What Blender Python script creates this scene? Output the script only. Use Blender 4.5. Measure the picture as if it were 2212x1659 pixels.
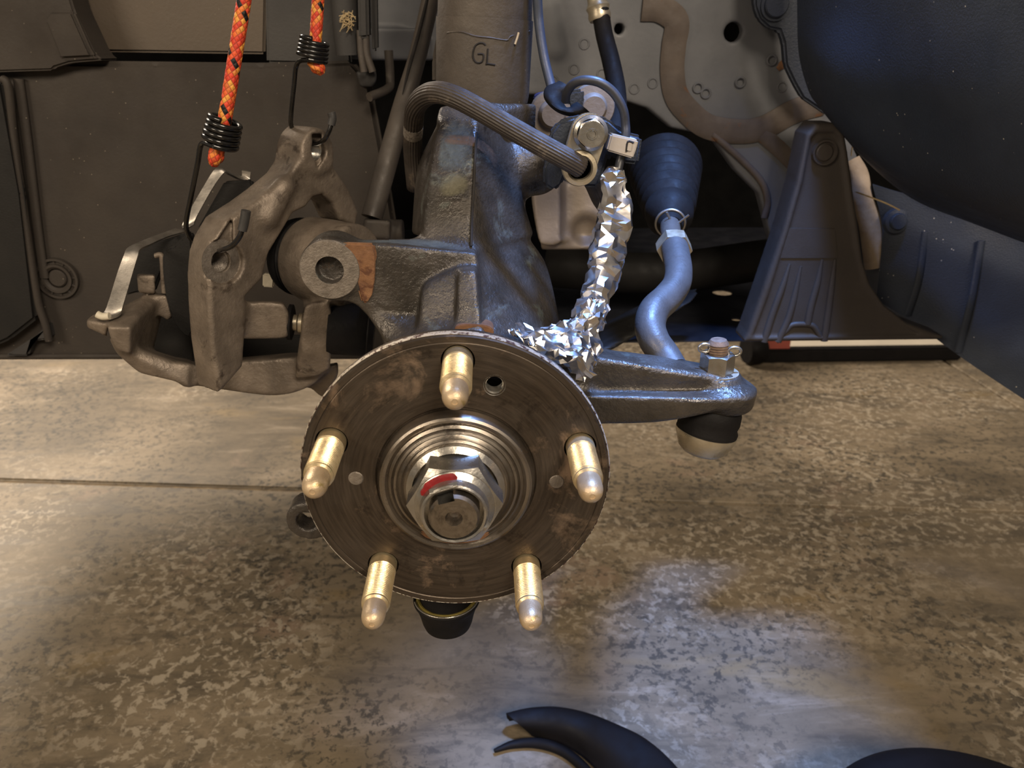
import bpy, bmesh, math, random
import numpy as np
from mathutils import Vector, Matrix, noise as mnoise

random.seed(7)
for o in list(bpy.data.objects):
    bpy.data.objects.remove(o)
scene = bpy.context.scene
COL = scene.collection

# ------------------------------------------------------------------ camera
FPX, CX, CY = 1687.46, 1106.0, 829.5          # focal length in pixels of the 2212x1659 frame
PITCH, YAW = math.radians(23.2437), math.radians(1.966)
HZ = 0.45                                      # wheel axle height above the floor
CAM = np.array([.01445, -.30443, .17704 + HZ])
cd = bpy.data.cameras.new('camera')
cam = bpy.data.objects.new('camera', cd); COL.objects.link(cam)
cam.location = CAM
cam.rotation_euler = (math.pi / 2 - PITCH, 0, -YAW)
cd.sensor_width = 36; cd.lens = FPX / 2212 * 36
cd.clip_start = .01; cd.clip_end = 60
cd.dof.use_dof = True; cd.dof.focus_distance = .39; cd.dof.aperture_fstop = 18
scene.camera = cam

# ------------------------------------------------------------------ light
w = bpy.data.worlds.new('garage_ambient'); scene.world = w; w.use_nodes = True
w.node_tree.nodes['Background'].inputs[0].default_value = (1.0, .86, .70, 1)
w.node_tree.nodes['Background'].inputs[1].default_value = .20

def area(name, loc, target, size, size_y, power, col, spread=180):
    l = bpy.data.lights.new(name, 'AREA'); l.shape = 'RECTANGLE'
    l.size = size; l.size_y = size_y; l.energy = power; l.color = col; l.spread = math.radians(spread)
    o = bpy.data.objects.new(name, l); COL.objects.link(o); o.location = loc
    o.rotation_euler = (Vector(target) - Vector(loc)).to_track_quat('-Z', 'Y').to_euler()
    return o
area('garage_ceiling_lamp', (.75, -1.9, 2.1), (.1, .2, .2), 1.0, .5, 68, (1.0, .85, .67))
area('garage_side_lamp', (-1.7, -1.8, 1.6), (-.2, .2, .4), 1.0, .5, 36, (1.0, .83, .63))
area('garage_far_lamp', (-1.7, 2.0, 1.9), (-.6, 1.1, 0), .8, .8, 112, (1.0, .86, .70))
ls = bpy.data.lights.new('work_torch', 'SPOT'); ls.energy = 112; ls.color = (.21, .41, 1.0); ls.spot_size = math.radians(48); ls.spot_blend = .7; ls.shadow_soft_size = .05
lo_ = bpy.data.objects.new('work_torch', ls); COL.objects.link(lo_); lo_.location = (.19, .12, 1.18)
lo_.rotation_euler = (Vector((.25, .12, .46)) - lo_.location).to_track_quat('-Z', 'Y').to_euler()
scene.view_settings.view_transform = 'Standard'
scene.view_settings.look = 'None'
scene.view_settings.exposure = 0.0
scene.view_settings.gamma = 1.0
scene.view_settings.use_curve_mapping = False
scene.cycles.use_denoising = True

# ------------------------------------------------------------------ photograph geometry: pixel + depth -> point
_F = np.array([math.cos(PITCH) * math.sin(YAW), math.cos(PITCH) * math.cos(YAW), -math.sin(PITCH)])
_R = np.array([math.cos(YAW), -math.sin(YAW), 0.]); _U = np.cross(_R, _F)
def ray(px, py):
    return _F + _R * (px - CX) / FPX - _U * (py - CY) / FPX
def at(px, py, Y=None, Z=None):
    d = ray(px, py)
    t = (Y - CAM[1]) / d[1] if Y is not None else (Z - CAM[2]) / d[2]
    return CAM + d * t
def at_plane(px, py, o, n):
    d = ray(px, py); return CAM + d * (np.dot(o - CAM, n) / np.dot(d, n))
ORG = dict(A=(0, 0), B=(700, 0), C=(1412, 0), D=(100, 350), E=(600, 400), F=(1200, 450), G=(580, 700),
           H=(580, 1059), I=(1412, 1059), J=(0, 600), K=(1500, 500), P=None)
def q(k, x, y):
    if k == 'P': return (x, y)
    o = ORG[k]; return (o[0] + x * .36166, o[1] + y * .36166)
def W(k, pts, Y=None):
    out = []
    for p in pts:
        x, y = q(k, p[0], p[1]); out.append(at(x, y, Y=p[2] if len(p) > 2 else Y))
    return out
def pxmm(p):                                   # metres per pixel at a point
    return float(np.dot(np.asarray(p) - CAM, _F)) / FPX

# ------------------------------------------------------------------ meshes
def mk(verts, faces, smooth=True, angle=40, uv=None):
    me = bpy.data.meshes.new('m')
    me.from_pydata([tuple(map(float, v)) for v in verts], [], faces)
    if uv is not None:
        l = me.uv_layers.new(name='UVMap')
        vi = np.empty(len(me.loops), np.int32); me.loops.foreach_get('vertex_index', vi)
        l.data.foreach_set('uv', np.asarray(uv, np.float32)[vi].ravel())
    if smooth:
        me.polygons.foreach_set('use_smooth', [True] * len(me.polygons))
        if angle: me.set_sharp_from_angle(angle=math.radians(angle))
    me.update()
    return me
def from_bm(bm, smooth=True, angle=40):
    bmesh.ops.recalc_face_normals(bm, faces=bm.faces[:])
    me = bpy.data.meshes.new('m'); bm.to_mesh(me); bm.free()
    if smooth:
        me.polygons.foreach_set('use_smooth', [True] * len(me.polygons))
        me.set_sharp_from_angle(angle=math.radians(angle))
    return me
def frame(n, up=(0, 0, 1)):
    n = np.asarray(n, float); n = n / np.linalg.norm(n)
    u = np.cross(np.asarray(up, float), n)
    if np.linalg.norm(u) < 1e-4: u = np.cross((1, 0, 0), n)
    u /= np.linalg.norm(u); return u, np.cross(n, u), n
def lathe(prof, o, axis, segs=48, angle=35, close=True):
    """prof: (radius, distance along axis)"""
    u, v, n = frame(axis); o = np.asarray(o, float)
    vs, fs = [], []
    m = len(prof)
    for i in range(segs):
        a = 2 * math.pi * i / segs; d = u * math.cos(a) + v * math.sin(a)
        for r, h in prof: vs.append(o + d * max(r, 1e-5) + n * h)
    for i in range(segs):
        j = (i + 1) % segs
        for k in range(m - 1): fs.append((i * m + k, j * m + k, j * m + k + 1, i * m + k + 1))
    if close:
        if prof[0][0] > 2e-5: fs.append(tuple(i * m for i in range(segs))[::-1])
        if prof[-1][0] > 2e-5: fs.append(tuple(i * m + m - 1 for i in range(segs)))
    return mk(vs, fs, True, angle)
def ring(prof, o, axis, segs=48, angle=35):     # closed profile loop (a torus-like ring)
    u, v, n = frame(axis); o = np.asarray(o, float); vs, fs = [], []; m = len(prof)
    for i in range(segs):
        a = 2 * math.pi * i / segs; d = u * math.cos(a) + v * math.sin(a)
        for r, h in prof: vs.append(o + d * r + n * h)
    for i in range(segs):
        j = (i + 1) % segs
        for k in range(m): fs.append((i * m + k, j * m + k, j * m + (k + 1) % m, i * m + (k + 1) % m))
    return mk(vs, fs, True, angle)
def catmull(P, n):
    P = [np.asarray(p, float) for p in P]
    if len(P) < 3: return [P[0] + (P[-1] - P[0]) * i / n for i in range(n + 1)]
    Q = [2 * P[0] - P[1]] + P + [2 * P[-1] - P[-2]]; out = []
    for i in range(1, len(Q) - 2):
        a, b, c, d = Q[i - 1:i + 3]
        for k in range(n):
            t = k / n
            out.append(.5 * (2 * b + (c - a) * t + (2 * a - 5 * b + 4 * c - d) * t * t + (3 * b - a - 3 * c + d) * t ** 3))
    out.append(P[-1]); return out
def sweep_frames(pts):
    T = [pts[min(i + 1, len(pts) - 1)] - pts[max(i - 1, 0)] for i in range(len(pts))]
    T = [t / (np.linalg.norm(t) + 1e-12) for t in T]
    u = np.cross(T[0], (0.13, 1, .21)); u /= np.linalg.norm(u); fr = []
    for t in T:
        u = u - t * np.dot(u, t); u /= np.linalg.norm(u); fr.append((u, np.cross(t, u), t))
    return fr
def tube(P, r, segs=16, n=8, fn=None, flat=None, angle=50, smooth=True):
    """r: scalar or list per control point; fn(angle, length, radius)->radius; flat: (dir, factor) squash along dir"""
    rr = [r] * len(P) if np.isscalar(r) else r
    Q = catmull([np.append(np.asarray(p, float), x) for p, x in zip(P, rr)], n)
    pts = [p[:3] for p in Q]; rad = [p[3] for p in Q]; fr = sweep_frames(pts)
    vs, uv, fs = [], [], []; L = 0
    for i, p in enumerate(pts):
        if i: L += np.linalg.norm(p - pts[i - 1])
        u, v, t = fr[i]
        for k in range(segs):
            a = 2 * math.pi * k / segs
            x = rad[i] if fn is None else fn(a, L, rad[i])
            off = u * math.cos(a) * x + v * math.sin(a) * x
            if flat is not None:
                d = np.asarray(flat[0]); off = off - d * np.dot(off, d) * (1 - flat[1])
            vs.append(p + off); uv.append((a / (2 * math.pi), L))
    for i in range(len(pts) - 1):
        for k in range(segs):
            k2 = (k + 1) % segs
            fs.append((i * segs + k, i * segs + k2, (i + 1) * segs + k2, (i + 1) * segs + k))
    fs.append(tuple(range(segs))[::-1]); fs.append(tuple((len(pts) - 1) * segs + k for k in range(segs)))
    return mk(vs, fs, smooth, angle, uv)
def slab(outline, depth, bevel=.0015, seg=2, angle=35):
    """outline: coplanar world points; depth: vector to the back face"""
    bm = bmesh.new(); d = np.asarray(depth, float)
    v0 = [bm.verts.new(tuple(p)) for p in outline]; v1 = [bm.verts.new(tuple(np.asarray(p) + d)) for p in outline]
    m = len(v0)
    bm.faces.new(v0); bm.faces.new(v1[::-1])
    for i in range(m): bm.faces.new((v0[i], v1[i], v1[(i + 1) % m], v0[(i + 1) % m]))
    bmesh.ops.recalc_face_normals(bm, faces=bm.faces[:])
    if bevel:
        bmesh.ops.bevel(bm, geom=bm.edges[:], offset=bevel, segments=seg, affect='EDGES', clamp_overlap=True)
    return from_bm(bm, True, angle)
def smooth_loop(pts, n=4):
    P = [np.asarray(p, float) for p in pts]; m = len(P); out = []
    for i in range(m):
        a, b, c, d = P[i - 1], P[i], P[(i + 1) % m], P[(i + 2) % m]
        for k in range(n):
            t = k / n
            out.append(.5 * (2 * b + (c - a) * t + (2 * a - 5 * b + 4 * c - d) * t * t + (3 * b - a - 3 * c + d) * t ** 3))
    return out
def patch(rows, n=6, th=.004, fn=None):
    """rows: grid of world points -> smooth thick sheet"""
    R1 = [catmull(r, n) for r in rows]
    cols = list(zip(*R1)); C1 = [catmull(c, n) for c in cols]
    g = np.array(C1).transpose(1, 0, 2)
    if fn is not None: g = fn(g)
    gu = np.gradient(g, axis=1); gv = np.gradient(g, axis=0)
    nn = np.cross(gu, gv); nn /= np.linalg.norm(nn, axis=2, keepdims=True) + 1e-12
    toward = np.sum(nn * (CAM - g), axis=2).mean()
    if toward < 0: nn = -nn
    back = g - nn * th
    h, wd = g.shape[:2]; vs = list(g.reshape(-1, 3)) + list(back.reshape(-1, 3)); N = h * wd; fs = []
    for i in range(h - 1):
        for j in range(wd - 1):
            a, b, c, d = i * wd + j, i * wd + j + 1, (i + 1) * wd + j + 1, (i + 1) * wd + j
            fs += [(a, b, c, d), (N + d, N + c, N + b, N + a)]
    for j in range(wd - 1):
        fs += [(j + 1, j, N + j, N + j + 1), ((h - 1) * wd + j, (h - 1) * wd + j + 1, N + (h - 1) * wd + j + 1, N + (h - 1) * wd + j)]
    for i in range(h - 1):
        fs += [(i * wd, (i + 1) * wd, N + (i + 1) * wd, N + i * wd), ((i + 1) * wd + wd - 1, i * wd + wd - 1, N + i * wd + wd - 1, N + (i + 1) * wd + wd - 1)]
    me = mk(vs, fs, True, None)
    bm = bmesh.new(); bm.from_mesh(me); bmesh.ops.recalc_face_normals(bm, faces=bm.faces[:])
    return from_bm(bm, True, 50)
def hexprism(o, axis, r, h, cham=.0015, rot=0):
    u, v, n = frame(axis); o = np.asarray(o, float); vs = []
    def rg(rad, hh, k=6):
        return [o + (u * math.cos(rot + math.pi * 2 * i / k) + v * math.sin(rot + math.pi * 2 * i / k)) * rad + n * hh for i in range(k)]
    # hexagon body cut by a chamfer cone at the outer end: subdivide each side so the chamfer arcs show
    K = 8; ri = r * math.cos(math.pi / 6); vs = []; M = 6 * K
    def edge(i):
        s, t = divmod(i, K); t /= K
        a0 = rot + math.pi / 3 * s; a1 = a0 + math.pi / 3
        return (u * math.cos(a0) + v * math.sin(a0)) * r * (1 - t) + (u * math.cos(a1) + v * math.sin(a1)) * r * t
    for i in range(M): vs.append(o + edge(i))
    for i in range(M):
        e = edge(i); rad = np.linalg.norm(e); vs.append(o + e + n * (h - max(0, rad - ri * .99) * .62))
    for i in range(M):
        e = edge(i); rad = np.linalg.norm(e); vs.append(o + e / rad * min(rad, ri * .975) + n * h)
    fs = []
    for i in range(M):
        j = (i + 1) % M
        fs += [(i, j, M + j, M + i), (M + i, M + j, 2 * M + j, 2 * M + i)]
    fs.append(tuple(range(2 * M, 3 * M))); fs.append(tuple(range(M))[::-1])
    return mk(vs, fs, True, 14)
def join(*mes):
    bm = bmesh.new()
    for m in mes: bm.from_mesh(m)
    me = bpy.data.meshes.new('m'); bm.to_mesh(me); bm.free(); return me
def boolean(me, cutters):
    o = bpy.data.objects.new('tmp', me); COL.objects.link(o); cs = []
    for c in cutters:
        k = bpy.data.objects.new('tmpc', c); COL.objects.link(k); cs.append(k)
        md = o.modifiers.new('b', 'BOOLEAN'); md.operation = 'DIFFERENCE'; md.object = k; md.solver = 'EXACT'
    dg = bpy.context.evaluated_depsgraph_get()
    out = bpy.data.meshes.new_from_object(o.evaluated_get(dg))
    for k in cs + [o]: bpy.data.objects.remove(k)
    out.polygons.foreach_set('use_smooth', [True] * len(out.polygons)); out.set_sharp_from_angle(angle=math.radians(35))
    return out

# ------------------------------------------------------------------ cast shapes: signed distances blended on a grid
def s_hull(pts, r=.003):
    pts = [np.asarray(p, float) for p in pts]
    bm = bmesh.new()
    for p in pts: bm.verts.new(tuple(p))
    bmesh.ops.convex_hull(bm, input=bm.verts[:])
    bmesh.ops.recalc_face_normals(bm, faces=bm.faces[:])
    c = np.mean(pts, axis=0); pl = []
    for f in bm.faces:
        nn = np.array(f.normal); 
        if np.linalg.norm(nn) < .5: continue
        d = float(np.dot(nn, np.array(f.verts[0].co)))
        if np.dot(nn, c) > d: nn, d = -nn, -d
        if not any(np.dot(nn, a) > .999 and abs(d - b) < 4e-4 for a, b in pl): pl.append((nn, d))
    bm.free(); k = 7.0 / r
    def f(X):
        D = np.stack([X @ a - b for a, b in pl], 0); m = D.max(0)
        return m + np.log(np.exp(k * (D - m)).sum(0)) / k
    return np.min(pts, 0), np.max(pts, 0), f
def s_cap(a, b, r1, r2=None):
    a, b = np.asarray(a, float), np.asarray(b, float); r2 = r1 if r2 is None else r2; R = max(r1, r2)
    def f(X):
        ab = b - a; t = np.clip(((X - a) @ ab) / (ab @ ab), 0, 1)
        return np.linalg.norm(X - a - t[:, None] * ab, axis=1) - (r1 + (r2 - r1) * t)
    return np.minimum(a, b) - R, np.maximum(a, b) + R, f
def s_cyl(a, b, r, rd=.001):
    a, b = np.asarray(a, float), np.asarray(b, float); L = np.linalg.norm(b - a); n = (b - a) / L; c = (a + b) / 2
    def f(X):
        h = (X - c) @ n; rad = np.linalg.norm(X - c - h[:, None] * n, axis=1)
        x, y = rad - r + rd, np.abs(h) - L / 2 + rd
        return np.minimum(np.maximum(x, y), 0) + np.hypot(np.maximum(x, 0), np.maximum(y, 0)) - rd
    return np.minimum(a, b) - r, np.maximum(a, b) + r, f
def s_poly(world, n, t0, t1, rd=.002):
    """outline (world points, projected on the plane through the first), extruded from t0 to t1 along -n"""
    P = np.array(world); o = P[0]; u, v, n = frame(n); p2 = np.stack([(P - o) @ u, (P - o) @ v], 1); m = len(p2)
    def f(X):
        D = X - o; x = np.stack([D @ u, D @ v], 1); h = -(D @ n)
        d = np.full(len(x), 1e9); s = np.ones(len(x))
        for i in range(m):
            a, b = p2[i], p2[i - 1]; e = b - a; ww = x - a
            t = np.clip((ww @ e) / (e @ e + 1e-15), 0, 1); bb = ww - t[:, None] * e
            d = np.minimum(d, (bb * bb).sum(1))
            c1 = x[:, 1] >= a[1]; c2 = x[:, 1] < b[1]; c3 = e[0] * ww[:, 1] > e[1] * ww[:, 0]
            s = np.where((c1 & c2 & c3) | (~c1 & ~c2 & ~c3), -s, s)
        d = s * np.sqrt(d)
        y = np.abs(h - (t0 + t1) / 2) - (t1 - t0) / 2
        a_, b_ = d + rd, y + rd
        return np.minimum(np.maximum(a_, b_), 0) + np.hypot(np.maximum(a_, 0), np.maximum(b_, 0)) - rd
    Q = np.concatenate([P - n * t0, P - n * t1])
    return Q.min(0), Q.max(0), f
def cast(ops, vox=.0011, noise_amp=0, noise_scale=60, passes=1):
    """ops: ('+'|'-', primitive, blend radius)"""
    lo = np.min([p[0] for s, p, k in ops if s == '+'], 0) - 6 * vox
    hi = np.max([p[1] for s, p, k in ops if s == '+'], 0) + 6 * vox
    n = np.ceil((hi - lo) / vox).astype(int) + 1
    V = np.full(n, .03, np.float32)
    ax = [lo[i] + np.arange(n[i]) * vox for i in range(3)]
    for s, (a, b, f), k in ops:
        i0 = np.clip(np.floor((a - lo - k) / vox).astype(int) - 4, 0, n); i1 = np.clip(np.ceil((b - lo + k) / vox).astype(int) + 5, 0, n)
        if np.any(i1 <= i0): continue
        sl = tuple(slice(x, y) for x, y in zip(i0, i1))
        g = np.stack(np.meshgrid(*[ax[i][sl[i]] for i in range(3)], indexing='ij'), -1)
        d = f(g.reshape(-1, 3)).reshape(g.shape[:3])
        v = V[sl]
        if s == '+':
            h = np.maximum(k - np.abs(v - d), 0) / k if k > 0 else 0
            V[sl] = np.minimum(v, d) - h * h * k * .25
        else:
            d = -d; h = np.maximum(k - np.abs(v - d), 0) / k if k > 0 else 0
            V[sl] = np.maximum(v, d) + h * h * k * .25
    return nets(V, lo, vox)
def nets(V, lo, vox):
    n = np.array(V.shape); S = V < 0
    cs = [(i, j, k) for i in (0, 1) for j in (0, 1) for k in (0, 1)]
    sub = lambda A, c: A[c[0]:n[0] - 1 + c[0], c[1]:n[1] - 1 + c[1], c[2]:n[2] - 1 + c[2]]
    cnt = sum(sub(S, c).astype(np.int8) for c in cs); act = (cnt > 0) & (cnt < 8)
    I = np.argwhere(act); idx = -np.ones(act.shape, np.int64); idx[act] = np.arange(len(I))
    val = {c: V[I[:, 0] + c[0], I[:, 1] + c[1], I[:, 2] + c[2]] for c in cs}
    acc = np.zeros((len(I), 3)); num = np.zeros(len(I))
    for a in cs:
        for x in range(3):
            if a[x]: continue
            b = list(a); b[x] = 1; b = tuple(b)
            va, vb = val[a], val[b]; cr = (va < 0) != (vb < 0)
            t = np.where(cr, va / np.where(cr, va - vb, 1), 0)
            p = np.tile(np.array(a, float), (len(I), 1)); p[:, x] = t
            acc[cr] += p[cr]; num[cr] += 1
    verts = lo + (I + acc / num[:, None]) * vox
    quads = []
    for x in range(3):
        y, z = (x + 1) % 3, (x + 2) % 3
        a = [slice(None)] * 3; b = [slice(None)] * 3; a[x] = slice(0, n[x] - 1); b[x] = slice(1, n[x])
        A, B = S[tuple(a)], S[tuple(b)]
        E = np.argwhere(A != B)
        E = E[(E[:, y] > 0) & (E[:, z] > 0) & (E[:, y] < n[y] - 1) & (E[:, z] < n[z] - 1)]
        if not len(E): continue
        flip = A[E[:, 0], E[:, 1], E[:, 2]]
        def cell(dy, dz):
            c = E.copy(); c[:, y] -= dy; c[:, z] -= dz; return idx[c[:, 0], c[:, 1], c[:, 2]]
        Q = np.stack([cell(1, 1), cell(0, 1), cell(0, 0), cell(1, 0)], 1)
        Q[~flip] = Q[~flip][:, ::-1]; quads.append(Q)
    Q = np.concatenate(quads).astype(np.int32)
    me = bpy.data.meshes.new('m')
    me.vertices.add(len(verts)); me.vertices.foreach_set('co', verts.astype(np.float32).ravel())
    me.loops.add(Q.size); me.loops.foreach_set('vertex_index', Q.ravel())
    me.polygons.add(len(Q)); me.polygons.foreach_set('loop_start', np.arange(0, Q.size, 4, dtype=np.int32))
    me.polygons.foreach_set('loop_total', np.full(len(Q), 4, np.int32))
    me.polygons.foreach_set('use_smooth', np.ones(len(Q), bool))
    me.update(calc_edges=True); me.validate()
    return me

# ------------------------------------------------------------------ objects
ROOT = {}
def thing(name, label, cat, base, group=None):
    o = bpy.data.objects.new(name, None); COL.objects.link(o); o.location = tuple(base)
    o.empty_display_size = .02
    o['label'] = label; o['category'] = cat
    if group: o['group'] = group
    ROOT[o.name] = np.asarray(base, float); return o
def shift(me, off):
    me.transform(Matrix.Translation(Vector(tuple(-np.asarray(off))))); return me
def part(name, me, mat, parent, label=None):
    base = ROOT[parent.name]; shift(me, base)
    me.name = name; me.materials.clear(); me.materials.append(mat)
    o = bpy.data.objects.new(name, me); COL.objects.link(o); o.parent = parent
    ROOT[o.name] = base
    if label: o['label'] = label
    return o
def solo(name, me, mat, label, cat, group=None, kind=None):
    co = np.empty(len(me.vertices) * 3, np.float32); me.vertices.foreach_get('co', co); co = co.reshape(-1, 3)
    base = (co.min(0) + co.max(0)) / 2; base[2] = co[:, 2].min()
    shift(me, base); me.name = name; me.materials.clear(); me.materials.append(mat)
    o = bpy.data.objects.new(name, me); COL.objects.link(o); o.location = tuple(map(float, base))
    ROOT[o.name] = base.astype(float)
    if label: o['label'] = label
    if cat: o['category'] = cat
    if group: o['group'] = group
    if kind: o['kind'] = kind
    return o

# ------------------------------------------------------------------ materials
def lin(c):
    if isinstance(c, str):
        c = [int(c[i:i + 2], 16) / 255 for i in (0, 2, 4)]
        c = [x / 12.92 if x <= .04045 else ((x + .055) / 1.055) ** 2.4 for x in c]
    return (*c[:3], 1)
class NT:
    def __init__(s, name):
        s.m = bpy.data.materials.new(name); s.m.use_nodes = True; s.t = s.m.node_tree
        s.b = s.t.nodes['Principled BSDF']; s.co = s.n('ShaderNodeTexCoord').outputs['Object']
    def n(s, ty, **kw):
        x = s.t.nodes.new(ty)
        for k, v in kw.items(): setattr(x, k, v)
        return x
    def link(s, a, b): s.t.links.new(a, b)
    def noise(s, scale, detail=4, rough=.6, vec=None, dist=0):
        x = s.n('ShaderNodeTexNoise'); x.inputs['Scale'].default_value = scale; x.inputs['Detail'].default_value = detail
        x.inputs['Roughness'].default_value = rough; x.inputs['Distortion'].default_value = dist
        s.link(vec if vec is not None else s.co, x.inputs['Vector']); return x.outputs['Fac']
    def ramp(s, fac, stops):
        x = s.n('ShaderNodeValToRGB'); e = x.color_ramp.elements
        while len(e) < len(stops): e.new(.5)
        for i, (p, c) in enumerate(stops): e[i].position = p; e[i].color = (c, c, c, 1) if isinstance(c, (int, float)) else lin(c)
        s.link(fac, x.inputs[0]); return x.outputs[0]
    def mix(s, fac, a, b, mode='MIX'):
        x = s.n('ShaderNodeMix', data_type='RGBA', blend_type=mode)
        for i, v in ((0, fac), (6, a), (7, b)):
            if hasattr(v, 'is_linked'): s.link(v, x.inputs[i])
            elif np.isscalar(v) and not isinstance(v, str): x.inputs[i].default_value = v
            else: x.inputs[i].default_value = lin(v)
        return x.outputs[2]
    def math(s, op, a, b=None):
        x = s.n('ShaderNodeMath', operation=op)
        for i, v in enumerate((a, b)):
            if v is None: continue
            if hasattr(v, 'is_linked'): s.link(v, x.inputs[i])
            else: x.inputs[i].default_value = v
        return x.outputs[0]
    def bump(s, h, strength=.3, dist=.001):
        x = s.n('ShaderNodeBump'); x.inputs['Strength'].default_value = strength; x.inputs['Distance'].default_value = dist
        s.link(h, x.inputs['Height']); s.link(x.outputs[0], s.b.inputs['Normal'])
    def done(s, col, rough, metal=0., spec=.5):
        for k, v in (('Base Color', col), ('Roughness', rough), ('Metallic', metal), ('Specular IOR Level', spec)):
            if hasattr(v, 'is_linked'): s.link(v, s.b.inputs[k])
            else: s.b.inputs[k].default_value = lin(v) if k == 'Base Color' else v
        return s.m
def M(name, c1, c2, scale=80, rough=.6, metal=0., bump=.25, bscale=600, patch=None, speck=None, spec=.5, rvar=.15, bdist=.0006):
    """two-tone mottled surface, optional patches (colour, scale, threshold) and dust specks (colour, scale, threshold)"""
    t = NT(name); f = t.noise(scale, 5)
    col = t.ramp(f, [(.32, c1), (.68, c2)])
    for p in (patch or []):
        c, sc, th = p; k = t.ramp(t.noise(sc, 5, .65, dist=.4), [(th, 0.), (th + .07, 1.)]); col = t.mix(k, col, c)
    if speck:
        c, sc, th = speck
        v = t.n('ShaderNodeTexVoronoi'); v.inputs['Scale'].default_value = sc; t.link(t.co, v.inputs['Vector'])
        k = t.ramp(v.outputs['Distance'], [(0, 1.), (th, 0.)])
        k2 = t.math('GREATER_THAN', t.math('MULTIPLY', t.noise(sc * .13, 2), 1.0), .53)
        col = t.mix(t.math('MULTIPLY', k, k2), col, c)
    r = t.ramp(t.noise(scale * 1.7, 4), [(.3, max(.04, rough - rvar)), (.7, min(1, rough + rvar))])
    if bump: t.bump(t.noise(bscale, 3), bump, bdist)
    return t.done(col, r, metal, spec)

# concrete: burnished slab with pale, tan, pink and dark mottling
def concrete():
    t = NT('burnished_concrete')
    mp = t.n('ShaderNodeMapping'); mp.inputs['Scale'].default_value = (1, 1, 1); mp.inputs['Rotation'].default_value = (0, 0, .35)
    t.link(t.co, mp.inputs[0]); v = mp.outputs[0]
    st = t.n('ShaderNodeMapping'); st.inputs['Scale'].default_value = (.45, 1.5, 1); st.inputs['Rotation'].default_value = (0, 0, -.5)
    t.link(t.co, st.inputs[0]); sv = st.outputs[0]
    big = t.noise(3.2, 6, .62, v, .6); mid = t.noise(16, 6, .7, sv, .5); fine = t.noise(95, 5, .7, v, .3); grit = t.noise(420, 3, .6, v)
    col = t.ramp(big, [(.30, '5a5042'), (.48, '726654'), (.62, '857763'), (.75, '94856f')])
    col = t.mix(t.ramp(mid, [(.36, .6), (.50, 0.)]), col, '48423a')
    col = t.mix(t.ramp(mid, [(.56, 0.), (.68, .55)]), col, '988b79')
    col = t.mix(t.ramp(t.noise(7, 4, .6, v, .5), [(.60, 0.), (.70, .45)]), col, '927a69')
    col = t.mix(t.ramp(t.noise(5, 3, .6, sv, .4), [(.64, 0.), (.72, .5)]), col, '85704a')
    k = t.math('MULTIPLY', t.ramp(fine, [(.42, 1.), (.48, 0.)]), t.ramp(t.noise(4.1, 3, .5, v), [(.40, .15), (.58, .9)]))
    col = t.mix(k, col, '443f37')
    col = t.mix(t.math('MULTIPLY', t.ramp(t.noise(80, 5, .65, v, .5), [(.52, 0.), (.58, 1.)]), t.ramp(t.noise(3.3, 3, .5, v), [(.46, 0.), (.6, .8)])), col, 'a99d8a')
    col = t.mix(t.ramp(grit, [(.62, 0.), (.75, .35)]), col, '3b342b')
    t.bump(t.noise(150, 4, .6, v), .25, .0008)
    r = t.ramp(mid, [(.3, .45), (.7, .62)])
    return t.done(col, r, 0, .35)
m_concrete = concrete()
m_joint = M('joint_dirt', '4a3d2c', '7d6a4e', 60, .9, bump=.6, bscale=300)
m_liner = M('dusty_black_plastic', '2b2622', '352f29', 14, .72, bump=.35, bscale=420, speck=('8d8272', 190, .10), spec=.35)
m_liner_light = M('grey_brown_plastic', '4a4137', '564b3f', 7, .5, bump=.25, bscale=420, speck=('8d8272', 150, .06), spec=.4)
m_liner_grey = M('dark_grey_plastic', '2f2e2e', '383634', 10, .65, bump=.3, bscale=420, speck=('7d7669', 170, .07), spec=.35)
m_fender = M('charcoal_textured_plastic', '20252f', '29303c', 12, .58, bump=.5, bscale=700, speck=('c9c2b5', 150, .095), spec=.4)  # blue light spill is tinted into the charcoal base colour
m_brace = M('smooth_black_plastic', '332e2a', '39332e', 20, .6, bump=.3, bscale=900, speck=('9a8d7a', 90, .05), spec=.4)
m_body = M('grey_primer_sheet', '525357', '626366', 18, .55, bump=.25, bscale=260, speck=('4a4037', 90, .07), spec=.4)
m_sealer = M('brown_seam_sealer', '453c36', '574d45', 40, .7, bump=.5, bscale=180, patch=[('5a3d26', 60, .62)])
m_tan_seal = M('tan_sealant', '8d7b66', 'a8967f', 60, .8, bump=.8, bscale=220)
m_void = M('shade_black_metal', '060606', '0a0909', 20, .9, bump=.2, spec=.1)  # near-black base colour paints in the deep shade of the void
m_subdark = M('dark_subframe_paint', '131211', '1b1917', 25, .65, bump=.3, spec=.3)
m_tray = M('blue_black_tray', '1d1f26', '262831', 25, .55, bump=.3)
m_beige = M('cast_beige_alloy', '6f6459', '80756a', 30, .5, .3, bump=.3, bscale=300)
m_cast = M('weathered_cast_alloy', '5b5147', '7b6f62', 55, .55, .45, bump=.45, bscale=480, patch=[('463c33', 45, .60), ('94877a', 70, .66)], bdist=.0008)
m_knuckle = M('oily_cast_iron', '38342f', '514b45', 42, .38, .4, bump=.65, bscale=420,
              patch=[('5f625c', 30, .60), ('2a2725', 24, .60), ('5e4a38', 35, .66)], rvar=.2, bdist=.0011)
m_arm = M('oiled_iron_arm', '2d2926', '3d3833', 60, .42, .4, bump=.6, bscale=520, patch=[('5c5046', 70, .66)], bdist=.001)
m_strut = M('strut_grey_paint', '423c37', '504942', 45, .6, .15, bump=.4, bscale=330, speck=('9a8f80', 160, .09))
m_stamp = M('stamped_shadow_paint', '191614', '1f1b18', 50, .9, bump=0)
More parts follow.
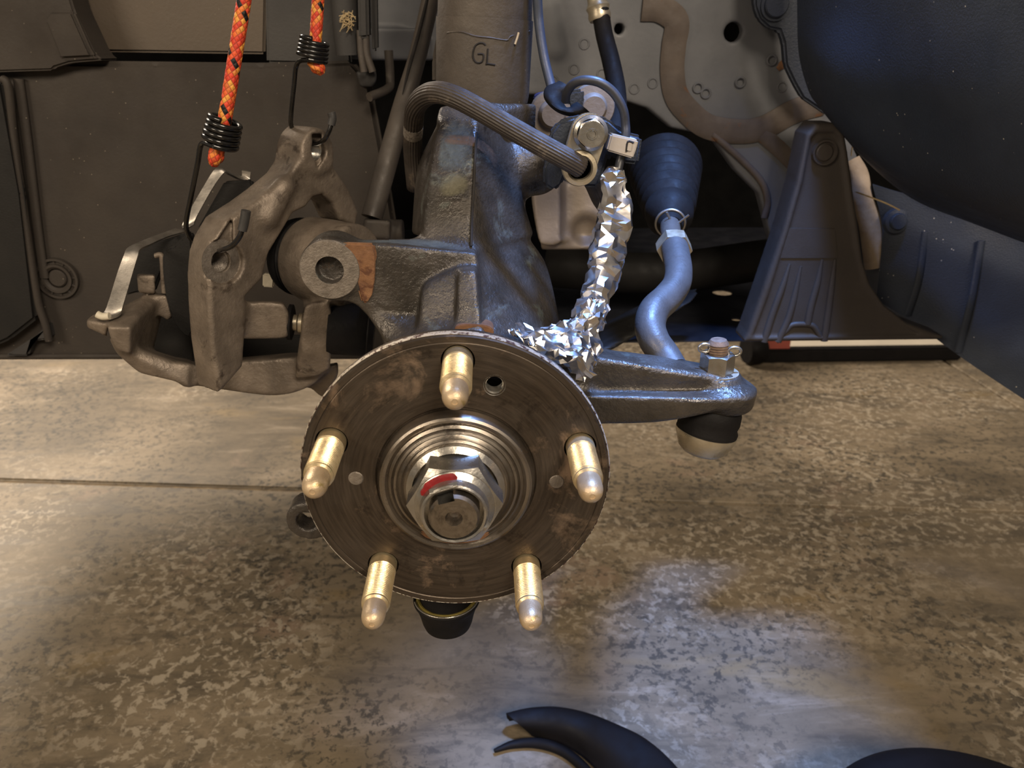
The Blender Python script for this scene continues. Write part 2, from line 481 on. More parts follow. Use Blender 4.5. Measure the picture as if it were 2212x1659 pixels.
m_rubber = M('ribbed_rubber', '2e2823', '3a332d', 120, .62, bump=.3, bscale=900, patch=[('4f463c', 120, .60)])
m_rubber_dark = M('black_rubber', '100f0f', '181616', 60, .68, spec=.15, bump=.25, bscale=500)
m_print = M('white_hose_print', '8b8378', '4a423b', 900, .7, bump=0)
m_bluecable = M('blue_grey_cable', '2d3340', '383f4d', 60, .5, bump=.1)
m_cable = M('black_cable_sheath', '26272b', '303136', 60, .45, bump=.1)
m_zinc = M('yellow_zinc', 'c7b086', 'd8c7a2', 90, .36, .8, bump=.15, bscale=700, patch=[('a9a67c', 60, .60), ('c9ab8c', 80, .62)], rvar=.1)
m_stud_tip = M('matte_yellow_zinc', 'bda584', 'cab596', 120, .42, .6, bump=.25, bscale=1400, patch=[('a08c5c', 90, .6)], rvar=.08)
m_plate = M('zinc_plate', 'a99d86', 'b9ae98', 80, .4, .75, bump=.2, bscale=500, patch=[('7f7258', 90, .64)])
m_silver = M('bright_zinc', '9b978f', 'b2ada4', 90, .28, .9, bump=.15, bscale=600, patch=[('6d675f', 60, .68)], rvar=.1)
m_clip_steel = M('stainless_spring_strip', '8f8a83', 'a39d95', 60, .4, .85, bump=.12, bscale=500)
m_rust = M('orange_rust', '5c3d27', '7b5739', 130, .85, 0, bump=.8, bscale=500, patch=[('4f2f1c', 110, .58), ('94704c', 150, .68)])
m_machined = M('machined_grey_iron', '6a6259', '837a70', 200, .5, .5, bump=.6, bscale=900)
m_tip_white = M('pale_worn_edge', 'b5ac98', 'c9c0ad', 120, .6, bump=.2)
m_paint_red = M('red_paint_mark', '6d0d12', '871619', 300, .5, bump=.2)
m_beige_plastic = M('pale_grey_nylon', 'a39b93', 'aea69d', 60, .45, bump=.1)
m_yellow = M('yellow_dust_seal', '554a1c', '77692c', 90, .6, bump=.3)
m_wire = M('black_lacquered_wire', '0c0b0a', '131110', 90, .22, 0, bump=0, spec=.6)
m_vinyl = M('grey_vinyl_tip', '2c2b2a', '363433', 90, .5, bump=.1)
m_straw = M('dry_straw', '9c8763', 'b39f7a', 300, .8, bump=0)
m_white_trim = M('pale_painted_trim', 'c2b8a8', 'd0c6b5', 12, .4, bump=0)
m_red_trim = M('faded_red_trim', '8c3f34', '9c4d40', 20, .5, bump=0)
m_wet_black = M('satin_black_rubber', '080607', '0e0a0a', 20, .7, spec=.2, bump=.2, bscale=200)
def foil_mat():
    t = NT('crumpled_foil'); t.bump(t.noise(120, 2, .5, dist=1.0), .15, .0015)
    return t.done('dcd7d2', .26, 1.0)
m_foil = foil_mat()
def braid():
    t = NT('braided_cord'); t.co = t.n('ShaderNodeTexCoord').outputs['UV']
    s = t.n('ShaderNodeSeparateXYZ'); t.link(t.co, s.inputs[0]); u, v = s.outputs[0], s.outputs[1]
    a = t.math('ADD', t.math('MULTIPLY', u, 7), t.math('MULTIPLY', v, 270)); b = t.math('SUBTRACT', t.math('MULTIPLY', u, 7), t.math('MULTIPLY', v, 270))
    fa, fb = t.math('FRACT', a), t.math('FRACT', b)
    cell = t.math('ADD', t.math('MULTIPLY', t.math('FLOOR', a), 3.17), t.math('MULTIPLY', t.math('FLOOR', b), 7.31))
    rnd = t.math('FRACT', t.math('MULTIPLY', t.math('SINE', cell), 437.5))
    col = t.ramp(rnd, [(0., 'b8341f'), (.45, 'd04226'), (.66, 'd2632a'), (.86, 'd8983e'), (1., 'b52c1c')])
    seam = t.math('MINIMUM', t.math('MINIMUM', fa, fb), t.math('SUBTRACT', 1.0, t.math('MAXIMUM', fa, fb)))
    col = t.mix(t.ramp(seam, [(0., .7), (.14, 0.)]), col, '5a130b')
    blk = t.math('MULTIPLY', t.math('LESS_THAN', t.math('FLOORED_MODULO', t.math('FLOOR', a), 7.0), .5),
                 t.math('LESS_THAN', t.math('FLOORED_MODULO', t.math('FLOOR', b), 3.0), 1.5))
    col = t.mix(blk, col, '0d0b0a')
    t.bump(seam, .6, .001)
    return t.done(col, .6, 0, .4)
m_braid = braid()
def turned(name, c1, c2, c3, rough, metal, scale=1.0):
    """lathe-turned steel: rings about the axle (object origin at the hub base, axle HZ above)"""
    t = NT(name); s = t.n('ShaderNodeSeparateXYZ'); t.link(t.co, s.inputs[0])
    z = s.outputs[2]; x = s.outputs[0]
    r = t.math('SQRT', t.math('ADD', t.math('MULTIPLY', x, x), t.math('MULTIPLY', z, z)))
    a = t.math('ARCTAN2', z, x)
    cv = t.n('ShaderNodeCombineXYZ'); t.link(t.math('MULTIPLY', r, 260 * scale), cv.inputs[0]); t.link(t.math('COSINE', a), cv.inputs[1]); t.link(t.math('SINE', a), cv.inputs[2])
    f = t.noise(2.2, 5, .65, cv.outputs[0])
    col = t.ramp(f, [(.3, c1), (.7, c2)])
    col = t.mix(t.ramp(t.noise(32, 6, .7, dist=.5), [(.56, 0.), (.70, .8)]), col, c3)
    col = t.mix(t.ramp(t.noise(48, 5, .7, dist=.3), [(.30, .7), (.42, 0.)]), col, '1d1815')
    fine = t.noise(9, 4, .7, cv.outputs[0]); t.bump(fine, .22, .0004)
    rr = t.ramp(t.noise(40, 5), [(.3, rough - .12), (.7, rough + .18)])
    return t.done(col, rr, metal)
m_flange = turned('turned_brown_steel', '3f3831', '5c5248', 'a18b77', .42, .8)
m_pilot = turned('turned_bright_steel', '7d756b', '999187', '655a50', .28, .95, 1.6)
def rimmat():
    t = NT('chipped_flange_edge'); k = t.ramp(t.noise(420, 4, .7), [(.42, 0.), (.50, 1.)])
    t.bump(k, .6, .0006); return t.done(t.mix(k, '4a2f25', 'b0a696'), .6, .3)
m_rim = rimmat()

# ================================================================== THE PLACE
# ---- floor: slabs with recessed saw-cut joints
sA, sB = at(0, 1037, Z=0), at(2212, 1106, Z=0)              # joint running across
cA, cB = at(2070, 797, Z=0), at(2212, 888, Z=0)             # joint running away
def lerp_line(a, b, x=None, y=None):
    t = (x - a[0]) / (b[0] - a[0]) if x is not None else (y - a[1]) / (b[1] - a[1]); return a + (b - a) * t
floor = solo('floor', slab([(-4, -3, -.02), (4, -3, -.02), (4, 6, -.02), (-4, 6, -.02)], (0, 0, -.03), 0), m_joint, None, None, kind='structure')
g = .0042
def jy(x): return lerp_line(sA, sB, x=x)[1]
def jx(y): return lerp_line(cA, cB, y=y)[0]
X0, X1, Y0, Y1 = -4, 4, -3, 6
xm = jx(jy(1.03))
for ol in ([(X0, Y0), (jx(Y0) - g, Y0), (xm - g, jy(xm) - g), (X0, jy(X0) - g)], [(jx(Y0) + g, Y0), (X1, Y0), (X1, jy(X1) - g), (xm + g, jy(xm) - g)],
           [(X0, jy(X0) + g), (xm - g, jy(xm) + g), (jx(Y1) - g, Y1), (X0, Y1)], [(xm + g, jy(xm) + g), (X1, jy(X1) + g), (X1, Y1), (jx(Y1) + g, Y1)]):
    part('concrete_slab', slab([(x, y, 0) for x, y in ol], (0, 0, -.019), .003, 3), m_concrete, floor)
# packed dirt filling the joint, standing just under the slab edges
part('joint_filler', slab([(X0, jy(X0) - .006, -.004), (.05, jy(.05) - .006, -.004), (.05, jy(.05) + .006, -.004), (X0, jy(X0) + .006, -.004)], (0, 0, -.012), 0), m_joint, floor)

# ---- garage door line far behind
b0, b1 = at(1630, 786, Z=0), at(2085, 786, Z=0)
th_ = thing('garage_door_base', 'long black rubber strip with pale trim on the floor far behind', 'door seal', (b0 + b1) / 2)
zt = at(1850, 754, Y=b0[1])[2]; zt2 = at(1850, 739, Y=b0[1])[2]
part('rubber_seal', slab([(b0[0], b0[1], .001), (b1[0], b0[1], .001), (b1[0], b0[1], zt), (b0[0], b0[1], zt)], (0, .05, 0), .004), m_wet_black, th_)
part('pale_trim', slab([(b0[0] + .02, b0[1] + .012, zt - .002), (b1[0] - .03, b0[1] + .012, zt - .002), (b1[0] - .03, b0[1] + .16, zt + .03), (b0[0] + .02, b0[1] + .16, zt + .03)], (0, .002, -.03), .002), m_white_trim, th_)
part('red_trim', slab([(b0[0] + .015, b0[1] + .006, zt), (b0[0] + .075, b0[1] + .006, zt), (b0[0] + .075, b0[1] + .006, zt + .05), (b0[0] + .015, b0[1] + .006, zt + .05)], (0, .005, 0), .001), m_red_trim, th_)
part('end_caster', lathe([(.0, -.02), (.028, -.02), (.032, -.012), (.032, .012), (.028, .02), (0, .02)], (b0[0] - .005, b0[1], .033), (1, .2, 0), 28), m_wet_black, th_)

# ---- car shell: bulkhead blackened for shade and tray that close the wheel arch from behind
sh = thing('engine_bulkhead', 'bulkhead deep inside the wheel arch, its shade coloured in black', 'bulkhead', (.05, .95, .36))
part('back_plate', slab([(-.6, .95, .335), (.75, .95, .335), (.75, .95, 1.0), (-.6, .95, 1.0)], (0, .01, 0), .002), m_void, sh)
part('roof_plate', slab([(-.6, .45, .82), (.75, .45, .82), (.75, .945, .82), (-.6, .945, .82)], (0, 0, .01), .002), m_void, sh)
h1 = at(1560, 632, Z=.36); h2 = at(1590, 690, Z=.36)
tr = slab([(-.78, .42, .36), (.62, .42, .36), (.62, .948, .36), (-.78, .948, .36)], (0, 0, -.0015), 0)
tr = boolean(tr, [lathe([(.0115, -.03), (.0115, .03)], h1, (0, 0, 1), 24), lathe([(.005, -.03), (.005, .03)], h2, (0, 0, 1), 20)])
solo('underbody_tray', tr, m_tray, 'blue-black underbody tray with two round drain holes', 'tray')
bar = [at(1180, 575, Y=.50), at(1420, 590, Y=.50), at(1660, 560, Y=.52)]
solo('subframe_tube', tube(bar, .022, 20), m_subdark, 'dark horizontal subframe tube behind the tie rod', 'subframe')
solo('lower_control_arm', cast([('+', s_hull(W('F', [(240, 840, .30), (330, 850, .30), (620, 640, .34), (880, 520, .36), (860, 470, .42), (600, 520, .42), (260, 700, .40), (330, 850, .40)]), .006), 0)], .003),
     m_subdark, 'dark brown control arm sloping up behind the foil', 'control arm')
sf = thing('beige_subframe_bracket', 'beige folded metal bracket behind the crimped brake hose', 'bracket', at(1220, 540, Y=.36))
sfm = cast([('+', s_hull(W('B', [(1240, 1080, .34), (1420, 1060, .34), (1430, 1440, .33), (1370, 1470, .33), (1280, 1460, .33), (1235, 1200, .34), (1250, 1060, .39), (1430, 1060, .39), (1430, 1450, .38)]), .006), 0),
            ('+', s_hull(W('B', [(1420, 1080, .355), (1700, 1100, .355), (1640, 1400, .345), (1430, 1430, .345), (1430, 1100, .38), (1680, 1100, .38), (1620, 1420, .37)]), .006), .006),
            ('+', s_hull(W('B', [(1290, 1430, .345), (1640, 1380, .345), (1650, 1490, .345), (1300, 1490, .345), (1290, 1430, .38), (1640, 1400, .38), (1640, 1490, .38), (1300, 1490, .38)]), .004), .004),
            ('-', s_cap(at(*q('B', 1600, 1430), Y=.33), at(*q('B', 1570, 1380), Y=.345), .012), .006),
            ('-', s_cap(at(*q('B', 1455, 1050), Y=.345), at(*q('B', 1450, 1400), Y=.335), .004), .006)], .0016)
part('folded_plate', sfm, m_beige, sf)

# ---- grey inner body panel
bp = thing('inner_body_panel', 'grey pressed steel inner body panel with brown seam sealer', 'body panel', at(1700, 600, Y=.40))
out = [(745, -330), (1790, -330), (1780, -60), (1760, 40), (1720, 120), (1735, 200), (1800, 228), (1850, 330), (1905, 470), (1928, 580), (1895, 720), (1860, 700), (1780, 640), (1700, 600), (1668, 530), (1640, 420), (1590, 370), (1540, 300), (1500, 287),
       (1450, 277), (1400, 235), (1340, 215), (1240, 205), (1140, 205), (935, 128), (745, 128)]
hole1 = at(1588, 69, Y=.40); hole2 = at(1338, 62, Y=.40); mm = .000372
ops = [('+', s_poly(W('P', out, .40), (0, -1, 0), 0, .016, .003), 0),
       ('-', s_cap(hole1 + np.array([0, -.155, 0]), hole1 + np.array([0, -.16, 0]), .158), .012),
       ('-', s_cyl(hole1 + np.array([0, -.02, 0]), hole1 + np.array([0, .05, 0]), 21 * mm), .001),
       ('-', s_cyl(hole2 + np.array([0, -.02, 0]), hole2 + np.array([0, .05, 0]), 11.5 * mm), .001),
       ('+', s_cap(at(1185, 20, Y=.408), at(1200, 105, Y=.406), .011), .004),
       ('+', s_hull(W('P', [(745, 60, .392), (930, 60, .392), (930, 128, .398), (745, 128, .398), (745, 60, .41), (930, 128, .41)]), .003), .004)]
part('pressed_sheet', cast(ops, .0017), m_body, bp)
def rib(pts, half, hgt, mat, name, parent, k=1.0):
    P = W('P', pts, .399)
    return part(name, tube(P, half, 14, 8, flat=(np.array([0, 1., 0]), hgt)), mat, parent)
rb = [q('B', *p) for p in [(1900, 45), (2010, 55), (2105, 130), (2090, 270), (2080, 420), (2105, 570), (2190, 680)]] + [q('C', *p) for p in [(330, 758), (500, 785), (650, 765), (840, 665), (1010, 615)]]
rib(rb, .0105, .2, m_sealer, 'seam_rib', bp)
rib([q('C', *p) for p in [(650, 800), (760, 900), (870, 1010)]], .007, .35, m_sealer, 'seam_rib', bp)
rib([q('C', *p) for p in [(350, 800), (520, 950), (640, 1080), (680, 1200), (660, 1300)]], .003, .8, m_sealer, 'edge_bead', bp)
part('sealant_bead', tube(W('C', [(1190, 950, .395), (1230, 1050, .392), (1245, 1180, .39), (1290, 1330, .39), (1310, 1480, .39), (1310, 1600, .39)]), [.006, .008, .009, .010, .010, .008], 14, 8, flat=(np.array([0, 1., 0]), .5)), m_tan_seal, bp, 'tan caulked sealant bead')
for x, y in [(1508, 190), (1600, 178), (1690, 188), (1525, 202), (1410, 180), (1370, 192), (1240, 150), (1195, 175), (1300, 160), (1330, 205), (1262, 95), (1668, 130)]:
    part('spot_weld', ring([(.0030, .0004), (.0036, -.0003), (.0042, -.0003), (.0048, .0004)], at(x, y, Y=.3995), (0, 1, 0), 18), m_body, bp)
part('rust_streak', tube(W('P', [(1680, 150, .399), (1692, 138, .399), (1700, 130, .399)], None), [.002, .0035, .002], 10, 4, flat=(np.array([0, 1., 0]), .3)), m_rust, bp, 'rust brown streak')

# ---- left wheel-arch liner
ll = thing('wheel_arch_liner', 'dusty dark brown plastic wheel arch liner filling the left side', 'arch liner', at(400, 772, Y=.36))
part('main_panel', slab(W('P', [(-430, 131), (130, 131), (330, 133), (560, 136), (760, 130), (800, 175), (845, 420), (900, 772), (-430, 774)], .36), (0, .012, 0), .004, 3), m_liner, ll)
part('upper_panel', slab(W('P', [(0, -330), (115, -60), (150, 8), (172, 45), (206, 112), (572, 117), (576, -60), (584, -330)], .385), (0, .006, 0), .002), m_liner_light, ll, 'paler brown upper panel')
part('side_panel', slab(W('P', [(582, -330), (735, -330), (742, -60), (752, 60), (760, 140), (575, 136), (572, -60)], .374), (0, .006, 0), .002), m_liner_grey, ll)
part('corner_ledge', slab(W('P', [(-430, -330), (30, -330), (135, -60), (160, 22), (205, 116), (222, 130), (150, 136), (118, 146), (112, 152), (-430, 170)], .348), (0, .03, 0), .004, 3), m_liner, ll)
part('ledge_step', slab(W('P', [(104, 22), (156, 22), (196, 112), (206, 126), (128, 130), (92, 40)], .345), (0, .01, 0), .003, 3), m_liner, ll)
part('rear_flap', slab(W('P', [(-430, 184), (4, 172), (16, 240), (48, 420), (78, 690), (20, 735), (-60, 770), (-430, 774)], .345), (0, .01, 0), .003), m_subdark, ll)
part('edge_rib', tube(W('P', [(2, 168, .35), (18, 190, .35), (30, 300, .35), (54, 470, .35), (80, 640, .35), (98, 700, .35), (106, 736, .35)]), .0032, 12), m_liner, ll)
part('edge_rib', tube(W('P', [(40, 170, .357), (58, 300, .357), (82, 500, .357), (96, 600, .357)]), .004, 12, flat=(np.array([0, 1., 0]), .6)), m_liner, ll)
part('lower_box', slab(W('P', [(8, 770), (82, 722), (100, 700), (108, 734), (70, 738), (60, 770)], .35), (0, .012, 0), .002), m_liner_grey, ll)
clip = at(125, 601, Y=.3585)
pc = part('push_clip', lathe([(.0085, .004), (.0085, -.001), (.0105, -.003), (.0125, -.003), (.0125, .0), (.0155, .0), (.0155, -.0025), (.0175, -.0025), (.0178, .003)], clip, (0, 1, 0), 40), m_liner, ll)
part('clip_button', lathe([(0, -.0015), (.0065, -.0015), (.0075, -.0005), (.0075, .003)], clip, (0, 1, 0), 28), m_liner, pc)
for a in range(0, 360, 30):
    d = np.array([math.cos(math.radians(a)), 0, math.sin(math.radians(a))])
    part('clip_spoke', tube([clip + d * .0122, clip + d * .0158], .0012, 6, 2), m_liner, pc)
part('added_shade_slab', slab([(-.75, .02, 1.3), (.95, .02, 1.3), (.95, .44, 1.3), (-.75, .44, 1.3)], (0, 0, .03), .004), m_liner, ll)  # unseen slab added above the arch to block lamp light
part('lower_lip', tube(W('P', [(-430, 771, .36), (300, 769, .36), (600, 769, .36), (890, 769, .36)]), .0028, 10), m_liner, ll)

# ---- right fender liner
fl = thing('fender_liner', 'charcoal textured fender liner, blue light tinted into it, bulging out on the right', 'fender liner', at(2100, 800, Y=.32))
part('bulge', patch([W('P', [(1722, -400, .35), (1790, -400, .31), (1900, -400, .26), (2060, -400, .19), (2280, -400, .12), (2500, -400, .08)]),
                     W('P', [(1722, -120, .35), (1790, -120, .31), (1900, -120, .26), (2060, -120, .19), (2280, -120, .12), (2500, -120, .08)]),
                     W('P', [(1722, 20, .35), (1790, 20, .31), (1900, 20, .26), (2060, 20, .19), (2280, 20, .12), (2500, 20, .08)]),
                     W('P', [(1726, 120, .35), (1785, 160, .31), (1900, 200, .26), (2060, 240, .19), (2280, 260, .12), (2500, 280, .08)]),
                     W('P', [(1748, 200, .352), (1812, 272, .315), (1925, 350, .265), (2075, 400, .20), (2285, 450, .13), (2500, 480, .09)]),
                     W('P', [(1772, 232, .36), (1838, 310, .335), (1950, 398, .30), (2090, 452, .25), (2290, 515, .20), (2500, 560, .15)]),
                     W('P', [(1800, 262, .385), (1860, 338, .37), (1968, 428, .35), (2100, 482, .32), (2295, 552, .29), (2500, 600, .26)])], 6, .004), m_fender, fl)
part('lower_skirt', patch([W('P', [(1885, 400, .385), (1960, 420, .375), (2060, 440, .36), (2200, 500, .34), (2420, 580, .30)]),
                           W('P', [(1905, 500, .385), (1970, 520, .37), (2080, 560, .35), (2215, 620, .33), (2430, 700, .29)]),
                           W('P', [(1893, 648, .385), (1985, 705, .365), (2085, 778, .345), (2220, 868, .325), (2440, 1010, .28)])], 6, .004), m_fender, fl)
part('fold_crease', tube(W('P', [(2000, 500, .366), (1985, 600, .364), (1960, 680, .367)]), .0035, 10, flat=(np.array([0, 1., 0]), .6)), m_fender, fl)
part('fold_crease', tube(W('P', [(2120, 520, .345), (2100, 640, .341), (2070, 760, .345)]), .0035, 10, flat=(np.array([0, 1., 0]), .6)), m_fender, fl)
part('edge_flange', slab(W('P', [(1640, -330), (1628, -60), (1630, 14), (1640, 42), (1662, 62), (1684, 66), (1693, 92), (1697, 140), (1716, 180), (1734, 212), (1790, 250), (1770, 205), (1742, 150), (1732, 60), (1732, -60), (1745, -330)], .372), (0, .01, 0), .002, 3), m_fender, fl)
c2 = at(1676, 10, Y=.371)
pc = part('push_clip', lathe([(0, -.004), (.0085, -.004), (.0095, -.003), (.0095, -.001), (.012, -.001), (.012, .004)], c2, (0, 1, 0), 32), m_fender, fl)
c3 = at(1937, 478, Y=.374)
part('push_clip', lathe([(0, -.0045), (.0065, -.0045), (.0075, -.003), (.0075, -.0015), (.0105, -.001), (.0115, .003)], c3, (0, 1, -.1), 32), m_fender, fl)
part('panel_seam', tube(W('P', [(2212, 200, .146), (2200, 290, .152), (2198, 380, .165), (2190, 450, .195)]), .0014, 8), m_wet_black, fl)

# ---- black brace between body and tray
br = thing('plastic_brace', 'black ribbed plastic brace flaring out towards its foot', 'brace', at(1800, 742, Y=.33))
bo = [(1764, 266), (1806, 266), (1826, 284), (1834, 330), (1846, 420), (1858, 500), (1866, 565), (1882, 615), (1912, 660), (1960, 698), (2040, 728), (2040, 733), (1900, 737), (1606, 740), (1616, 720), (1650, 622), (1692, 500), (1722, 395), (1744, 290)]
part('body', cast([('+', s_poly(W('P', bo, .33), (0, -1, 0), 0, .03, .004), 0),
                   ('-', s_poly(W('P', [(1766, 286), (1804, 286), (1816, 300), (1824, 350), (1836, 440), (1852, 540), (1870, 612), (1905, 662), (1960, 706), (1990, 724), (1626, 729), (1660, 640), (1704, 500), (1734, 395), (1752, 300)], .33), (0, -1, 0), -.01, .0025, .002), .002)], .0016), m_brace, br)
for pts in ([(1706, 570), (1690, 620), (1668, 680), (1650, 738)], [(1730, 575), (1716, 640), (1702, 690), (1680, 738)], [(1776, 560), (1766, 610), (1752, 660), (1744, 700)], [(1804, 560), (1796, 620), (1788, 680), (1780, 736)]):
    part('rib', tube(W('P', pts, .3325), [.0012, .0028, .0032, .0034], 10, 6, flat=(np.array([0, 1., 0]), .8)), m_brace, br)
part('foot_arch', tube(W('P', [(1676, 738), (1700, 712), (1712, 702), (1740, 701), (1758, 706), (1772, 730)], .3325), .0026, 10, 6, flat=(np.array([0, 1., 0]), .8)), m_brace, br)
part('moulded_step', slab(W('P', [(1694, 490), (1806, 492), (1812, 560), (1676, 560)], .3318), (0, .004, 0), .001), m_brace, br)
c4 = at(1780, 329, Y=.332)
pc = part('push_clip', lathe([(.0075, -.0012), (.0085, -.003), (.0098, -.003), (.0102, 0), (.0105, .003)], c4, (0, 1, 0), 36), m_brace, br)
part('clip_button', lathe([(0, -.0022), (.006, -.0022), (.0072, -.0012), (.0074, .002)], c4, (0, 1, 0), 28), m_brace, br)

# ================================================================== SUSPENSION
HUB = np.array([0., 0., HZ])
# ---- steering knuckle (one casting)
kn = thing('steering_knuckle', 'oily cast iron steering knuckle standing behind the hub flange', 'steering knuckle', (0.02, .07, HZ - .06))
ops = []
def add(k, pts, r=.004, b=.006): ops.append(('+', s_hull(W(k, pts), r), b))
# strut clamp shoulder and upright column
add('B', [(690, 640, .150), (930, 600, .148), (1270, 620, .165), (1265, 760, .165), (1100, 760, .150), (915, 720, .135), (690, 720, .140), (700, 640, .21), (1260, 640, .21), (1250, 760, .21)], .004, 0)
add('B', [(697, 700, .138), (915, 705, .130), (1060, 790, .150), (690, 880, .130), (905, 900, .118), (1100, 950, .146), (630, 1040, .122), (890, 1150, .106), (1165, 1140, .142), (590, 1400, .104), (880, 1480, .094), (1255, 1400, .138),
          (700, 700, .20), (1060, 760, .20), (545, 1000, .17), (520, 1400, .16), (1240, 1380, .19)], .005, .006)
# lower right face
add('E', [(1180, 385, .094), (1190, 560, .080), (1235, 880, .060), (1490, 300, .138), (1590, 430, .136), (1640, 560, .130), (1700, 880, .116), (1060, 880, .064), (880, 330, .11), (880, 880, .10), (1600, 500, .17), (1690, 900, .15), (1500, 940, .07)], .005, .006)
# caliper arm, ear and web
add('E', [(330, 345, .088), (600, 352, .086), (1185, 408, .086), (1195, 560, .084), (860, 745, .084), (545, 716, .086), (300, 330, .106), (600, 318, .108), (900, 312, .112), (1180, 380, .112), (860, 760, .11), (540, 720, .106)], .003, .006)
ear = at(*q('E', 312, 505), Y=.086)
ops.append(('+', s_cyl(ear, ear + np.array([0, .022, 0]), .0158, .0015), .004))
add('E', [(190, 590, .088), (300, 670, .088), (545, 716, .088), (420, 400, .088), (190, 590, .106), (300, 670, .106), (545, 716, .106), (420, 400, .106)], .002, .004)
add('E', [(500, 715, .090), (860, 735, .088), (850, 920, .072), (640, 930, .078), (500, 730, .108), (860, 740, .11), (850, 930, .10), (640, 930, .10)], .003, .006)
ops.append(('-', s_cyl(ear + np.array([0, -.01, 0]), ear + np.array([0, .006, 0]), .0072, .0005), .0008))
# sensor boss in front of the web
add('E', [(880, 590, .078), (1050, 548, .076), (1085, 480, .078), (1190, 490, .078), (1235, 890, .058), (840, 890, .066), (845, 680, .074), (860, 580, .10), (1190, 480, .10), (1230, 890, .09), (840, 890, .09)], .005, .003)
add('E', [(1075, 510, .072), (1190, 500, .072), (1225, 880, .054), (1060, 880, .058), (1090, 500, .09), (1190, 500, .09), (1220, 880, .08), (1060, 880, .08)], .004, .003)
# hub carrier
ops.append(('+', s_cyl(HUB + np.array([0, .022, 0]), HUB + np.array([0, .105, 0]), .049, .004), .008))
# steering arm: lower plate, upper block, boss
add('F', [(160, 1115, .050), (560, 1138, .048), (850, 1140, .046), (1165, 1142, .050), (1185, 1090, .058), (200, 1290, .052), (560, 1290, .048), (830, 1250, .047), (960, 1200, .047), (1120, 1180, .050), (1180, 1130, .056),
          (160, 1080, .084), (700, 1040, .084), (1100, 1050, .082), (1170, 1080, .076), (200, 1250, .084), (830, 1220, .082), (1130, 1150, .078)], .004, .008)
add('F', [(180, 880, .060), (330, 925, .060), (690, 985, .058), (850, 1012, .057), (1095, 1012, .060), (1100, 1080, .060), (180, 1110, .060), (240, 832, .086), (500, 893, .082), (690, 882, .082), (860, 930, .080), (1090, 960, .080), (200, 1060, .086), (1090, 1040, .08)], .004, .004)
add('P', [(1120, 800, .050), (1260, 790, .060), (1270, 960, .055), (1120, 950, .045), (1120, 780, .09), (1290, 770, .086), (1270, 900, .084), (1120, 920, .09)], .005, .010)
bs = at(*q('F', 968, 1000), Y=.0685)
ops.append(('+', s_cyl(bs + np.array([0, 0, -.018]), bs + np.array([0, 0, .0015]), .0116, .001), .002))
ae = at(*q('F', 1035, 1110), Y=.064)
ops.append(('+', s_cyl(ae + np.array([0, 0, -.008]), ae + np.array([0, 0, .006]), .0130, .004), .006))
# lower front lug with a hole
lug = at(*q('G', 228, 1178), Y=.040)
ops.append(('+', s_cyl(lug, lug + np.array([0, .013, 0]), .0108, .001), .001))
ops.append(('+', s_hull([lug + np.array(v) for v in [(0, 0, .0106), (0, 0, -.0106), (.05, 0, .03), (.05, 0, -.0106), (0, .013, .0106), (0, .013, -.0106), (.05, .013, .03), (.05, .013, -.0106)]], .001), .002))
ops.append(('-', s_cyl(lug + np.array([0, -.01, 0]), lug + np.array([0, .03, 0]), .0052, .0004), .0006))
# ball-joint pinch boss under the carrier
ops.append(('+', s_hull([HUB + np.array(v) for v in [(-.022, .028, -.05), (.024, .028, -.05), (.030, .028, -.02), (-.030, .028, -.02), (-.022, .075, -.05), (.024, .075, -.05), (.03, .08, -.02), (-.03, .08, -.02)]], .004), .008))
ops.append(('+', s_cap(at(*q('B', 1120, 1000), Y=.165), at(*q('B', 1260, 990), Y=.165), .017), .008))
kmesh = cast(ops, .00125)
from mathutils.bvhtree import BVHTree
_b = bmesh.new(); _b.from_mesh(kmesh); KB = BVHTree.FromBMesh(_b); _b.free()
part('casting', kmesh, m_knuckle, kn)
def stain(name, k, rows, mat, parent, bvh, n=7, lift=.0004):
    R1 = [catmull([np.array(q(k, *p)) for p in r], n) for r in rows]
    C1 = [catmull(list(c), n) for c in zip(*R1)]; H, Wd = len(C1[0]), len(C1)
    vs, uv, fs = [], [], []; ok = {}
    for i in range(H):
        for j in range(Wd):
            d = ray(*C1[j][i]); d = d / np.linalg.norm(d)
            loc, nor, ix, ds = bvh.ray_cast(Vector(CAM), Vector(d))
            if loc is not None: ok[i, j] = len(vs); vs.append(np.array(loc) - d * lift); uv.append((j / (Wd - 1), i / (H - 1)))
    for i in range(H - 1):
        for j in range(Wd - 1):
            c = [(i, j), (i, j + 1), (i + 1, j + 1), (i + 1, j)]
            if all(x in ok for x in c):
                P = [vs[ok[x]] for x in c]
                if max(np.linalg.norm(P[a] - P[a - 1]) for a in range(4)) < .009: fs.append(tuple(ok[x] for x in c))
    part(name, mk(vs, fs, True, None, uv), mat, parent)
def stain_mat(name, c1, c2, thr=.45, rough=.7):
    t = NT(name); s = t.n('ShaderNodeSeparateXYZ'); t.link(t.n('ShaderNodeTexCoord').outputs['UV'], s.inputs[0])
    e = t.math('MULTIPLY', t.math('MULTIPLY', t.math('MULTIPLY', s.outputs[0], t.math('SUBTRACT', 1.0, s.outputs[0])), 4.0), t.math('MULTIPLY', t.math('MULTIPLY', s.outputs[1], t.math('SUBTRACT', 1.0, s.outputs[1])), 4.0))
    a = t.math('MULTIPLY', t.math('POWER', e, .45), t.math('ADD', t.noise(170, 5, .7), .12))
    t.link(t.ramp(a, [(thr - .12, 0.), (thr + .14, .6)]), t.b.inputs['Alpha'])
    t.bump(t.noise(420, 3), .5, .0008)
    return t.done(t.ramp(t.noise(130, 5, .65), [(.35, c1), (.65, c2)]), rough, 0.)
m_st_rust = stain_mat('thin_rust_film', '5e4634', '7a5f49', .36)
